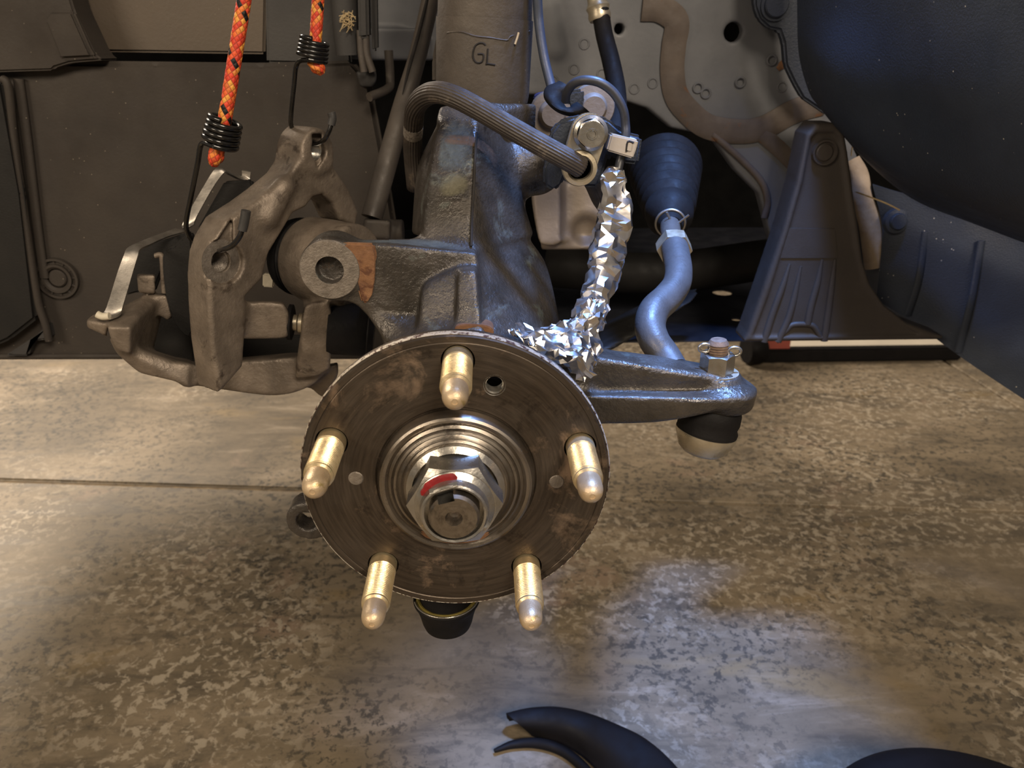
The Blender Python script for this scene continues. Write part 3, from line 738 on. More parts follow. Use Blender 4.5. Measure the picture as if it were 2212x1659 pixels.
m_st_blue = stain_mat('blue_grey_paint_film', '50585a', '626b6b', .40)
m_st_yel = stain_mat('yellow_chalk_film', '66624f', '75705c', .42)
stain('rust_band', 'B', [[(690, 800), (800, 800), (915, 820), (1000, 880), (1060, 960)], [(690, 870), (800, 868), (905, 885), (980, 950), (1030, 1040)]], m_st_rust, kn, KB)
stain('paint_smear', 'B', [[(700, 700), (800, 700), (905, 705)], [(680, 880), (780, 880), (900, 890)], [(640, 1060), (740, 1040), (880, 1030)]], m_st_blue, kn, KB)
stain('paint_smear', 'E', [[(420, 312), (700, 315), (900, 320), (1150, 360)], [(420, 345), (700, 352), (900, 375), (1160, 402)]], m_st_blue, kn, KB)
stain('chalk_smear', 'B', [[(690, 1030), (800, 1020), (880, 1040)], [(660, 1200), (780, 1180), (870, 1160)]], m_st_yel, kn, KB)
part('rust_face', slab(W('E', [(345, 345), (575, 352), (592, 420), (590, 560), (575, 660), (545, 708), (500, 706), (470, 600), (440, 480), (390, 400)], .0852), (0, .004, 0), .0012, 3), m_rust, kn, 'orange rusted face of the ear')
fear = lathe([(.0072, -.0012), (.0148, -.0012), (.0154, -.0004), (.0154, .002), (.0072, .002)], ear, (0, 1, 0), 48, close=False)
part('machined_face', fear, m_machined, kn)
part('casting_seam', tube(W('B', [(912, 790, .1215), (905, 900, .1165), (896, 1100, .107), (884, 1300, .0995), (880, 1470, .092)]), .0007, 8), m_stamp, kn)
part('rust_plug', slab(smooth_loop(W('E', [(1060, 850), (1120, 832), (1240, 838), (1285, 862), (1270, 900), (1080, 900)], .056)), (0, .01, 0), .001), m_rust, kn, 'orange rust ring behind the flange')

# ---- lower ball joint
bj = thing('lower_ball_joint', 'black tapered ball joint housing with yellow seal below the hub', 'ball joint', at(967, 1392, Y=.048))
ax = np.array([0, 0, 1.]); b0 = at(965, 1293, Y=.050)
part('housing', lathe([(0, -.0185), (.0095, -.0185), (.0130, -.0174), (.0142, -.014), (.0152, -.009), (.0170, -.003), (.0184, -.0006), (.0186, .0004), (.0180, .0010), (.0170, .0), (.0165, -.003), (0, -.003)], b0, ax, 64), m_rubber_dark, bj)
part('seal_ring', lathe([(.0172, -.0004), (.0169, .0008), (.0158, .0014), (.0148, .0011), (.0140, -.0006)], b0, ax, 64, close=False), m_yellow, bj, 'yellow seal ring')
part('clip_wire', tube([b0 + np.array([.0178 * math.cos(a), .0178 * math.sin(a), .0014]) for a in np.linspace(-2.9, -.2, 14)], .0005, 8, 4), m_silver, bj)
part('rubber_gaiter', lathe([(.0146, -.001), (.0142, .004), (.0128, .009), (.0132, .013), (.0120, .018), (.0110, .028)], b0, ax, 48), m_rubber_dark, bj)

# ---- wheel hub
hb = thing('wheel_hub', 'bare five-stud wheel hub with brown steel flange in the centre', 'wheel hub', (0, 0, HZ))
RF = .0688
flange = lathe([(0, .016), (.046, .016), (.050, .010), (.066, .0085), (.0686, .0075), (.0688, .0012), (.0678, 0), (.0655, .0), (.0652, .0003), (.0648, .0), (.036, 0), (.0352, .0006), (.0, .0006)], HUB, (0, 1, 0), 160)
SA = [math.radians(a) - .0397 for a in (90, 162, 234, 306, 18)]
sp = [HUB + np.array([.05715 * math.cos(a), 0, .05715 * math.sin(a)]) for a in SA]
th = at(*q('G', 1350, 365), Y=0.)
cut = [lathe([(.0072, -.01), (.0072, .006), (0, .006)], s, (0, 1, 0), 32) for s in sp] + [lathe([(.0040, -.01), (.0040, .03)], th, (0, 1, 0), 28)]
part('flange', boolean(flange, cut), m_flange, hb)
part('flange_rim', ring([(.0684, .0046), (.0690, .0042), (.0691, .0016), (.0687, .0007), (.0682, .0012)], HUB, (0, 1, 0), 160), m_rim, hb, 'chipped pale rim edge')
part('threaded_insert', ring([(.0048, -.0003), (.0036, .001), (.0042, .002), (.0036, .003), (.0042, .004), (.0036, .005), (.0042, .006), (.0036, .007), (.0050, .008)], th, (0, 1, 0), 28), m_silver, hb, 'small threaded hole')
for gx, gy in ((522, 922), (1721, 942)):
    c = at(*q('G', gx, gy), Y=0.)
    part('alignment_plug', lathe([(0, -.0004), (.0030, -.0004), (.0034, 0), (.0034, .003)], c, (0, 1, 0), 28), m_machined, hb)
part('pilot', lathe([(.0352, .002), (.0350, -.0012), (.0344, -.0040), (.0335, -.0056), (.0325, -.0062), (.0312, -.0058), (.0300, -.0046), (.0297, -.0052), (.0285, -.0060), (.0280, -.0052), (.0272, -.0062), (.0262, -.0066),
                     (.0258, -.0058), (.0247, -.0066), (.0240, -.0074), (.0234, -.0068), (.0225, -.0076), (.0, -.0080)], HUB, (0, 1, 0), 128, 18), m_pilot, hb)
part('rust_stain', tube([HUB + np.array([.0285 * math.cos(a), -.0056, .0285 * math.sin(a)]) for a in np.linspace(math.radians(235), math.radians(300), 12)], [.0006] + [.0016] * 10 + [.0006], 8, 3, flat=(np.array([0, 1., 0]), .35)), m_rust, hb, 'orange rust inside the bowl')
# studs
def stud_mesh():
    pr = [(0.0001, .010), (.0062, .010), (.0064, .0), (.0064, -.0058), (.0060, -.0062)]
    y = -.0065; pitch = .0012
    while y > -.0275:
        pr += [(.00565, y), (.0063, y - pitch * .45), (.0063, y - pitch * .6)]; y -= pitch
    pr += [(.0058, y), (.0060, y - .0006), (.0060, y - .0012), (.0052, y - .002)]
    return pr, y - .002
pr, ye = stud_mesh()
tipp = [(.0051, ye + .001), (.0051, ye - .0035), (.0051, ye - .0045), (.0050, ye - .0065), (.0046, ye - .0085), (.0037, ye - .0102), (.0022, ye - .0113), (.0012, ye - .0116), (.0010, ye - .0112), (.00005, ye - .0112)]
sm = lathe(pr, (0, 0, 0), (0, 1, 0), 40, 25); sm.name = 'wheel_stud'; sm.materials.append(m_zinc)
tm = lathe(tipp, (0, 0, 0), (0, 1, 0), 40, 40); tm.name = 'stud_tip'; tm.materials.append(m_stud_tip)
for s in sp:
    o = bpy.data.objects.new('wheel_stud', sm); COL.objects.link(o); o.parent = hb; o.location = tuple(s - HUB); o.rotation_euler.y = random.uniform(0, 6.28)
    t = bpy.data.objects.new('stud_tip', tm); COL.objects.link(t); t.parent = o
# axle nut and shaft
nutb = HUB + np.array([0, -.0078, 0])
an = part('axle_nut', join(hexprism(nutb, (0, -1, 0), .0205, .0148, rot=0.), lathe([(.0212, -.0006), (.0216, .0012), (.0190, .0030)], nutb, (0, -1, 0), 64, close=False)), m_silver, hb, 'large bright hex axle nut')
an.data.polygons.foreach_set('use_smooth', [True] * len(an.data.polygons)); an.data.set_sharp_from_angle(angle=math.radians(14))
part('nut_collar', ring([(.0172, .0140), (.0170, .0150), (.0146, .0168), (.0140, .0205), (.0133, .0212), (.0124, .0208), (.0122, .0140)], nutb, (0, -1, 0), 64), m_silver, an)
part('paint_mark', tube([nutb + np.array([.0150 * math.cos(a), -.0166, .0150 * math.sin(a)]) for a in np.linspace(math.radians(84), math.radians(152), 12)], [.0008] + [.0024] * 8 + [.0016] * 2 + [.0005], 8, 3, flat=(np.array([0, 1., 0]), .3)), m_paint_red, an, 'red paint stripe on the nut')
shm = lathe([(.0106, .0), (.0106, -.0222), (.0096, -.0236), (.0036, -.0236), (.0026, -.0215), (.0020, -.0195), (.0, -.019)], nutb, (0, 1, 0), 64)
nd = np.array([math.cos(math.radians(108)), 0, math.sin(math.radians(108))]); nu = np.array([-nd[2], 0, nd[0]])
keyc = slab([nutb + nd * a + nu * b + np.array([0, -.030, 0]) for a, b in ((.0078, -.0032), (.014, -.0034), (.014, .0034), (.0082, .0036))], (0, .012, 0), 0)
part('axle_shaft_end', boolean(shm, [keyc]), m_pilot, hb, 'turned axle shaft end with centre hole and key slot')
part('staked_lip', patch([[nutb + nd * a + nu * b + np.array([0, y, 0]) for b in (-.006, -.003, 0, .003, .006)] for a, y in ((.0140, -.0195), (.0126, -.0212), (.0112, -.0202), (.0098, -.0186))], 4, .001), m_silver, an, 'hammered lip bent into the slot')

# ---- strut
st = thing('suspension_strut', 'dark grey strut tube stamped GL above the knuckle', 'strut', at(1047, 215, Y=.178))
sa, sb = at(1052, -120, Y=.178), at(1042, 225, Y=.178); sax = sa - sb; L = np.linalg.norm(sax); k_ = pxmm(at(1047, 100, Y=.178))
part('damper_tube', lathe([(.0, -.0), (.0240, 0), (.0245, .004), (.0245, L * .55), (.0262, L * .53), (.0264, L * .56), (.0258, L), (0, L)], sb, sax, 64), m_strut, st)
part('upper_tube', lathe([(.0256, 0), (.0256, .16), (0, .16)], sa - sax * .02, sax, 64), m_strut, st)
part('collar', lathe([(.0242, .004), (.0262, .002), (.0268, .006), (.0272, .045), (.0270, L * .505), (.0262, L * .515), (.024, L * .515)], sb, sax, 64, close=False), m_strut, st)
part('clamp_flange', slab(W('B', [(645, 350), (690, 120), (735, 130), (720, 500), (645, 500)], .185), (0, .01, 0), .002), m_strut, st)
# stamped letters G L, strokes bent on the collar
def on_collar(px, py):
    d = ray(px, py); n = sax / L; o = sb
    # ray / cylinder intersection
    dd = d - n * np.dot(d, n); oo = (CAM - o) - n * np.dot(CAM - o, n)
    A, B_, C_ = dd @ dd, 2 * dd @ oo, oo @ oo - .0273 ** 2
    t = (-B_ - math.sqrt(max(B_ * B_ - 4 * A * C_, 0))) / (2 * A); return CAM + d * t
G_ = [(965, 270), (950, 258), (925, 258), (902, 275), (890, 310), (890, 345), (905, 370), (930, 375), (948, 360), (950, 325), (918, 322)]
L_ = [(978, 290), (972, 378), (972, 380), (1022, 388)]
for nm, pts, n_ in (('stamped_letter', G_, 5), ('stamped_letter', L_, 4)):
    part(nm, tube([on_collar(*q('B', *p)) for p in pts], .00045, 8, n_), m_stamp, st)
part('torn_label_edge', tube([on_collar(*q('B', *p)) for p in [(735, 195), (820, 190), (900, 215), (990, 225), (1090, 240), (1120, 215), (1230, 185)]], .0004, 6, 5), m_strut, st)

# ---- stabiliser link
sl = thing('stabilizer_link', 'long dark stabilizer link rod slanting left of the strut', 'link rod', at(*q('B', 300, 1420), Y=.24))
lp = W('B', [(730, -420, .31), (650, -60, .30), (560, 330, .285), (470, 640, .27), (380, 960, .255), (285, 1300, .24)])
part('rod', tube(lp, [.0062, .0062, .0062, .0070, .0072, .0074], 20, 8), m_strut, sl)
part('spiral_groove', tube([p + np.array([.001, -.0065, 0]) for p in W('B', [(620, -40, .30), (560, 200, .288), (505, 400, .278), (465, 560, .272)])], [.0009, .0012, .0012, .0003], 8, 6), m_stamp, sl)
part('end_block', cast([('+', s_hull(W('B', [(240, 1310, .225), (400, 1320, .225), (395, 1430, .225), (215, 1420, .225), (240, 1300, .26), (400, 1310, .26), (395, 1430, .26), (215, 1420, .26)]), .003), 0),
                        ('+', s_cyl(at(*q('B', 385, 1385), Y=.24), at(*q('B', 475, 1385), Y=.24), .0085), .002)], .0012), m_strut, sl)

# ---- brake hose loop
bh = thing('brake_hose', 'thick ribbed rubber brake hose looping across the strut', 'brake hose', at(*q('B', 540, 1000), Y=.168))
hp = W('B', [(548, 1120, .180), (530, 900, .168), (535, 730, .152), (548, 640, .138), (600, 575, .126), (680, 552, .118), (790, 582, .112), (930, 655, .108), (1110, 760, .104), (1300, 868, .100), (1440, 945, .098), (1535, 1000, .101)])
lob = lambda a, L, r: r * (1 + .035 * math.cos(a * 22))
part('rubber_tube', tube(hp, .0053, 132, 7, fn=lob, angle=None), m_rubber, bh)
pb = W('B', [(531, 800, .159), (533, 775, .156), (534, 752, .154)])
part('printed_band', tube(pb, .0055, 24, 4), m_print, bh, 'white printed band')
part('lower_tube', tube(W('B', [(1570, 1030, .118), (1610, 1090, .13), (1650, 1180, .14), (1690, 1240, .15)]), .0050, 66, 6, fn=lob, angle=None), m_rubber, bh)
# hose bracket with bolt
hk = thing('hose_bracket', 'dark hose bracket with zinc plate and hex bolt right of the strut', 'bracket', at(*q('B', 1370, 1140), Y=.118))
bo_ = [(1345, 800), (1400, 725), (1500, 692), (1620, 686), (1705, 712), (1770, 770), (1820, 795), (1905, 815), (1880, 985), (1785, 975), (1740, 940), (1700, 930), (1668, 1040), (1640, 1120), (1560, 1120), (1440, 1060), (1420, 1110), (1370, 1145), (1312, 1110), (1312, 990), (1345, 930)]
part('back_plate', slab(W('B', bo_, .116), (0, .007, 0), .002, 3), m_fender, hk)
bolt = at(*q('B', 1592, 795), Y=.1015); fer = at(*q('B', 1528, 1005), Y=.1015)
d_ = (fer - bolt); d_ /= np.linalg.norm(d_); p_ = np.cross(d_, (0, 1, 0))
def pill(a, b, ra, rb):
    A0 = math.atan2(-np.dot(p_, p_), 0); pts = []
    for i in range(17):
        t = math.pi * i / 16; pts.append(a + p_ * ra * math.cos(t) - d_ * ra * math.sin(t))
    for i in range(17):
        t = math.pi * i / 16; pts.append(b - p_ * rb * math.cos(t) + d_ * rb * math.sin(t))
    return pts
part('zinc_plate', slab(pill(bolt + np.array([0, .004, 0]), fer + np.array([0, .004, 0]), .0091, .0088), (0, .0085, 0), .001, 2), m_plate, hk)
part('hose_ferrule', ring([(.0088, .006), (.0092, .001), (.0086, -.001), (.0066, -.0014), (.0058, -.0004), (.0056, .006)], fer, (0, 1, 0), 40), m_plate, hk)
part('ferrule_bore', lathe([(.0, .003), (.0060, .003)], fer, (0, 1, 0), 32), m_stamp, hk)
bl = part('hex_bolt', join(lathe([(0, .002), (.0086, .002), (.0088, 0), (.0086, -.0012), (.0070, -.0022)], bolt, (0, 1, 0), 40, close=False), hexprism(bolt + np.array([0, .001, 0]), (0, -1, 0), .0074, .0068, rot=.3)), m_silver, hk, 'bright flanged hex bolt')
bl.data.polygons.foreach_set('use_smooth', [True] * len(bl.data.polygons)); bl.data.set_sharp_from_angle(angle=math.radians(20))
part('bolt_mark', ring([(.0018, -.0004), (.0020, -.0002), (.0024, -.0002), (.0026, -.0004), (.0022, .0004)], bolt + np.array([0, -.0059, 0]), (0, 1, 0), 24), m_silver, bl)
# cable clip
cc = thing('cable_clip', 'pale grey nylon latch clip holding the sensor cable', 'clip', at(*q('B', 1780, 945), Y=.106))
part('latch_body', slab(W('B', [(1715, 800), (1880, 838), (1868, 885), (1845, 948), (1688, 900)], .104), (0, .010, 0), .0008), m_beige_plastic, cc)
part('latch_tongue', slab(W('B', [(1812, 848), (1846, 856), (1836, 910), (1802, 902)], .1032), (0, .004, 0), .0005), m_beige_plastic, cc)
part('latch_slot', tube(W('B', [(1806, 906, .1036), (1815, 846, .1036), (1850, 853, .1036)]), .0005, 6, 3), m_stamp, cc)
# sensor cable (arc) and grommet
sc_ = thing('sensor_cable', 'thin black sensor cable arching over the hose bracket', 'cable', at(*q('B', 1440, 590), Y=.125))
part('sheath', tube(W('B', [(1442, 600, .126), (1450, 555, .122), (1490, 500, .117), (1560, 478, .113), (1650, 495, .111), (1730, 555, .111), (1785, 650, .111), (1800, 740, .111), (1800, 820, .110), (1770, 950, .110), (1755, 1020, .108)]), .0023, 20, 8), m_cable, sc_)
bc = thing('blue_sensor_lead', 'slim blue grey cable hanging down beside the strut', 'cable', at(*q('B', 1360, 540), Y=.15))
part('sheath', tube(W('B', [(1262, -420, .165), (1272, -80, .16), (1282, 120, .16), (1310, 320, .157), (1345, 470, .153), (1375, 580, .148)]), .0026, 16, 8), m_bluecable, bc)
gr = thing('rubber_grommet', 'curled black rubber grommet strap behind the sensor cable', 'grommet', at(*q('B', 1450, 680), Y=.14))
part('strap', tube(W('B', [(1550, 640, .132), (1490, 668, .132), (1420, 655, .134), (1375, 600, .138), (1385, 545, .142), (1440, 515, .144)]), .006, 14, 7, flat=(np.array([.3, 0, .95]), .35)), m_rubber_dark, gr)
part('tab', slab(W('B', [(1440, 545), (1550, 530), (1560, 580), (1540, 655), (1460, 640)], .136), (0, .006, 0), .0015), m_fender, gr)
# bolted blue plate behind
fp = thing('blue_mount_plate', 'blue mounting plate with two grey bolts behind the grommet', 'mount plate', at(*q('B', 1450, 760), Y=.22))
part('plate', slab(smooth_loop(W('B', [(1255, 600), (1300, 555), (1480, 540), (1650, 560), (1700, 640), (1690, 700), (1500, 760), (1300, 770)], .225), 4), (0, .012, 0), .002), M('blue_coated_steel', '1e2c5c', '273a74', 40, .45, .2, bump=.2), fp)
for bx, by in ((1362, 680), (1605, 640)):
    c = at(*q('B', bx, by), Y=.222)
    f_ = part('flange_bolt', lathe([(0, -.008), (.007, -.008), (.0085, -.006), (.009, -.002), (.0135, -.0015), (.0145, .002)], c, (0, 1, 0), 32), m_beige, fp)
# ---- upper brake line hose
uh = thing('brake_line', 'black brake line hose with crimped metal fitting at the top', 'brake line', at(*q('B', 1740, 760), Y=.30))
part('rubber_hose', tube(W('B', [(1650, 60, .33), (1672, 200, .325), (1715, 370, .31), (1748, 540, .295), (1755, 680, .27), (1735, 800, .24)]), [.0064, .0064, .0066, .0066, .0062, .006], 20, 8), m_rubber_dark, uh)
fa = at(*q('B', 1650, 120), Y=.330); fb = at(*q('B', 1620, -40), Y=.334)
part('crimped_fitting', lathe([(.0078, 0), (.0085, .003), (.0078, .006), (.0088, .009), (.0070, .012), (.0066, .018), (.0074, .020), (.0084, .024), (.0084, .034), (.006, .038), (.0045, .042), (.0045, .15)], fa, fb - fa, 32), m_plate, uh)
# ---- harness and clip at upper left of the strut
hs = thing('wire_harness', 'grey wire harness and connector in the gap above the link', 'harness', at(*q('B', 250, 520), Y=.33))
part('conduit', tube(W('B', [(100, -420, .34), (130, 120, .34), (150, 330, .34)]), .010, 16), m_liner_grey, hs)
part('connector', slab(W('B', [(190, -420), (254, -420), (268, 225), (205, 232)], .325), (0, .015, 0), .002), m_liner_grey, hs)
part('connector', slab(W('B', [(267, -420), (304, -420), (318, 300), (285, 310)], .33), (0, .012, 0), .002), m_liner_grey, hs)
for x0, x1 in ((215, 240), (248, 290)):
    part('bracket_leg', tube(W('B', [(x0, 180, .33), (x0 + 8, 320, .33), (x1, 430, .33)]), .0028, 10), m_strut, hs)
part('boss', cast([('+', s_hull(W('B', [(190, 425, .335), (310, 420, .335), (320, 480, .335), (290, 520, .338), (215, 520, .338), (190, 425, .36), (310, 420, .36), (290, 520, .36), (215, 520, .36)]), .004), 0)], .0016), m_liner_grey, hs)
part('stay_rod', tube(W('B', [(385, 300, .36), (395, 470, .36), (380, 530, .355), (270, 580, .34)]), .0035, 10), m_strut, hs)
fuzz = []
for i in range(34):
    c = at(*q('B', random.uniform(112, 168), random.uniform(88, 172)), Y=.326); dv = np.array([random.uniform(-1, 1), random.uniform(-.6, .3), random.uniform(-1, 1)]); dv *= .004 / np.linalg.norm(dv)
    fuzz.append(tube([c - dv, c + dv * .3 + np.array([0, -.001, .001]), c + dv], .00028, 5, 2))
solo('straw_tuft', join(*fuzz), m_straw, 'tiny tuft of dry straw caught on the wire harness', 'straw', kind='stuff')
# ---- tie rod
tr_ = thing('tie_rod', 'curved bare steel tie rod bolted to the steering arm', 'tie rod', bs)
part('outer_rod', tube(W('F', [(700, 960, .082), (650, 875, .090), (590, 790, .096), (565, 700, .104), (590, 610, .114), (660, 540, .125), (720, 460, .137), (735, 380, .150), (722, 290, .168), (712, 240, .178)]),
                       [.0082, .0082, .0084, .0086, .0087, .0086, .0083, .0082, .0085, .0086], 28, 8), M('grey_forged_steel', '434242', '525050', 40, .5, .25, bump=.3, bscale=500, speck=('2c2826', 260, .12)), tr_)
jn0, jn1 = at(*q('F', 722, 300), Y=.170), at(*q('F', 700, 200), Y=.190)
part('jam_nut', hexprism(jn0 + (jn1 - jn0) * .45, jn1 - jn0, .0112, .010), m_plate, tr_)
part('inner_rod', tube(W('F', [(712, 240, .180), (690, 150, .205), (680, 60, .235), (670, -20, .26)]), [.0062, .0066, .0066, .006], 20), m_strut, tr_)
ba, bb_ = at(*q('F', 688, 110), Y=.220), at(1432, 325, Y=.38)
bpf = [(.0075, 0), (.009, .004), (.0085, .008), (.012, .012), (.0165, .020), (.0172, .030)]
h = .034
for i in range(7):
    bpf += [(.0150 + i * .0015, h), (.0196 + i * .0016, h + .0055), (.0198 + i * .0016, h + .0070)]; h += .0125
bt = part('bellows_boot', lathe(bpf + [(.02, h)], ba, bb_ - ba, 48, 50), m_rubber_dark, tr_, 'black accordion boot')
u_, v_, n_ = frame(bb_ - ba)
part('boot_clamp', tube([ba + n_ * .006 + (u_ * math.cos(a) + v_ * math.sin(a)) * .0096 for a in np.linspace(0, 2 * math.pi, 26)], .0011, 8, 3), m_clip_steel, bt)
cl0 = ba + n_ * .006 - np.array([0, .0105, 0])
part('clamp_ear', tube([cl0, cl0 + np.array([-.006, -.002, .010])], .0008, 6, 3), m_clip_steel, bt)
part('clamp_ear', tube([cl0, cl0 + np.array([.009, -.002, .008])], .0008, 6, 3), m_clip_steel, bt)
# castle nut, stud, cotter pin, lower boot
nb = bs + np.array([-.001, 0, .001])
part('washer', lathe([(0, 0), (.0106, 0), (.0106, .0012), (0, .0012)], bs + np.array([0, 0, .0012]), (0, 0, 1), 40), m_plate, tr_)
ng = part('castle_nut', hexprism(nb + np.array([0, 0, .0016]), (0, 0, 1), .0088, .0100, rot=.25), m_silver, tr_, 'bright hex castle nut')
tp = [(.0001, .008), (.0050, .008)]
y = .010
while y < .0155: tp += [(.0046, y), (.00535, y + .0007)]; y += .0014
tp += [(.0050, y), (.0040, y + .0015), (.0001, y + .0018)]
part('threaded_stud', lathe(tp, nb + np.array([0, 0, .002]), (-.03, 0, 1), 32, 25), M('rusty_thread_steel', '5d4a3d', '7d6958', 200, .6, .3, bump=.4, patch=[('5c3d27', 150, .6)]), tr_, 'rusty threaded stud')
ln = nb + np.array([-.0075, -.001, .0150]); rn = nb + np.array([.0080, -.001, .0128])
part('cotter_pin', tube([ln + np.array([.003 * math.cos(a), 0, .0022 * math.sin(a)]) for a in np.linspace(0, 2 * math.pi, 14)] + [nb + np.array([0, -.001, .0145])], .0008, 8, 3), m_silver, tr_)
part('cotter_pin', tube([rn + np.array([.0034 * math.cos(a), 0, .0024 * math.sin(a)]) for a in np.linspace(math.pi, -math.pi, 14)] + [nb + np.array([0, -.001, .0140])], .0008, 8, 3, flat=None), m_silver, tr_)
e0 = at(*q('F', 872, 1440), Y=.066); e1 = at(*q('F', 950, 1160), Y=.068); ea = e1 - e0
part('joint_boot', lathe([(.0140, .0065), (.0160, .007), (.0163, .0095), (.0152, .012), (.0160, .015), (.0156, .020), (.0140, .024), (.0115, .026), (.0118, .032)], e0 + ea * .12, ea, 44, 60), m_rubber_dark, tr_)
part('joint_cup', lathe([(.0, -.0045), (.006, -.0045), (.0105, -.0038), (.0130, -.0015), (.0150, .003), (.0164, .0066), (.0165, .0082), (.0150, .0086)], e0 + ea * .10, ea, 44), m_plate, tr_, 'pale metal ball joint cup')

# ================================================================== BRAKE CALIPER (unbolted, hanging on the cords)
cp = thing('brake_caliper', 'grimy cast alloy brake caliper hanging from two hooked cords', 'brake caliper', at(490, 850, Y=.15))
n_ = np.array([.79, -.61, 0.]); n_ /= np.linalg.norm(n_)
po = at(*q('D', 1000, 600), Y=.125)
def PL(pts, t=0.): return [at_plane(*q('D', *p), po - n_ * t, n_) for p in pts]
front = [(1032, 1385), (992, 1100), (978, 900), (972, 700), (985, 560), (1015, 470), (1085, 350), (1230, 255), (1330, 180), (1450, 80), (1540, -60), (1600, -190), (1650, -165), (1660, -60), (1723, 32), (1813, 162), (1870, 300), (1850, 390), (1760, 350),
         (1715, 250), (1655, 195), (1600, 212), (1555, 270), (1480, 305), (1405, 430), (1335, 545), (1295, 700), (1190, 810), (1195, 1000), (1180, 1220), (1075, 1342)]
TH = .022
ops = [('+', s_poly(PL(front), n_, 0, TH, .0025), 0)]
# raised rib along the bar
ra, rb_ = PL([(1390, 130)])[0], PL([(1300, 420)])[0]
ops.append(('+', s_cap(PL([(1420, 150)])[0], PL([(1330, 330)])[0], .0045), .008))
# bolt bosses: lower and upper, with seats and bores cut through
b1 = PL([(1068, 600)])[0]; b2 = at_plane(*q('A', 1895, 900), po, n_)
ops.append(('+', s_cyl(b2 - n_ * TH, b2 + n_ * .001, .0125, .001), .006))
ops.append(('-', s_cyl(b1 - n_ * .004, b1 + n_ * .02, .0125, .0005), .001))
ops.append(('-', s_cyl(b1 - n_ * .05, b1 + n_ * .02, .0062, .0003), .0008))
ops.append(('-', s_cyl(b2 - n_ * .05, b2 + n_ * .02, .0058, .0003), .0008))
ops.append(('-', s_hull(PL([(1000, 500), (1110, 330), (1115, 520), (1060, 560)], -.003) + PL([(1000, 500), (1110, 330), (1115, 520), (1060, 560)], .005), .001), .0015))
ops.append(('-', s_hull([at_plane(*q('A', x, y), po + n_ * t, n_) for x, y in ((1860, 800), (1920, 800), (1925, 960), (1890, 1010)) for t in (.004, -.003)], .001), .001))
# slide-pin arm
ops.append(('+', s_hull(W('D', [(1130, 850, .142), (1300, 830, .145), (1420, 845, .146), (1450, 900, .146), (1450, 1040, .146), (1400, 1055, .146), (1190, 1060, .142), (1130, 1040, .142),
                                (1130, 830, .168), (1410, 830, .170), (1450, 880, .170), (1445, 1050, .170), (1160, 1050, .168)]), .003), .006))
ops.append(('+', s_hull(W('D', [(1000, 830, .128), (1120, 800, .135), (1190, 860, .142), (1190, 1000, .142), (1060, 1010, .135), (1000, 850, .15), (1190, 850, .16), (1190, 1000, .16)]), .004), .006))
part('bracket', cast(ops, .0011), m_cast, cp)
part('bore_thread', lathe([(.0063, 0)] + [((.0056, .0008 + i * .0012) if k == 0 else (.0063, .0014 + i * .0012)) for i in range(12) for k in (0, 1)], b1 - n_ * .006, -n_, 32, 20, close=False), m_machined, cp)
part('bore_thread', lathe([(.0059, 0)] + [((.0052, .0008 + i * .0012) if k == 0 else (.0059, .0014 + i * .0012)) for i in range(12) for k in (0, 1)], b2 - n_ * .003, -n_, 32, 20, close=False), m_silver, cp)
part('bolt_seat', lathe([(.0064, .0002), (.0124, .0002)], b1 - n_ * .0038, n_, 40, close=False), m_machined, cp)
# caliper body
ops = []
def add(pts, r=.004, b=.006, k='D'): ops.append(('+', s_hull(W(k, pts), r), b))
# bottom bridge
add([(370, 1040, .150), (500, 1150, .148), (420, 1150, .150), (560, 1265, .152), (840, 1330, .155), (840, 1215, .160), (700, 1160, .158), (380, 1060, .20), (520, 1130, .21), (560, 1240, .20), (840, 1300, .21), (840, 1180, .215)], .004, 0)
add([(830, 1215, .160), (830, 1330, .158), (1200, 1388, .160), (1340, 1400, .162), (1480, 1385, .164), (1600, 1330, .166), (1690, 1240, .168), (1540, 1160, .168), (1200, 1200, .165), (830, 1200, .215), (830, 1310, .21), (1340, 1390, .21), (1600, 1320, .21), (1690, 1200, .21), (1500, 1130, .215)], .005, .008)
# ear carrying the slide pin
add([(1545, 860, .150), (1600, 832, .150), (1680, 840, .150), (1712, 900, .150), (1705, 1100, .150), (1700, 1230, .155), (1620, 1280, .158), (1480, 1300, .160), (1530, 1150, .150), (1525, 950, .150),
     (1545, 860, .172), (1680, 840, .172), (1705, 1100, .172), (1690, 1230, .172), (1530, 1150, .172)], .0035, .005)
# left finger, foot and abutment
add([(360, 985, .140), (505, 990, .140), (500, 1150, .142), (415, 1120, .142), (380, 1060, .142), (560, 830, .175), (640, 850, .180), (640, 1100, .19), (450, 860, .175), (600, 785, .20), (720, 800, .205), (640, 1120, .205)], .003, .004)
add([(240, 945, .150), (243, 990, .150), (350, 1035, .148), (365, 970, .146), (290, 905, .165), (420, 900, .160), (250, 935, .175), (360, 1020, .17)], .002, .004)
add([(580, 800, .185), (715, 790, .190), (765, 900, .190), (720, 950, .188), (650, 900, .186), (600, 790, .215), (720, 785, .215), (760, 930, .215)], .003, .004)
add([(540, 672, .186), (650, 676, .186), (650, 785, .186), (550, 780, .186), (545, 665, .205), (650, 668, .205), (650, 785, .205)], .002, .002)
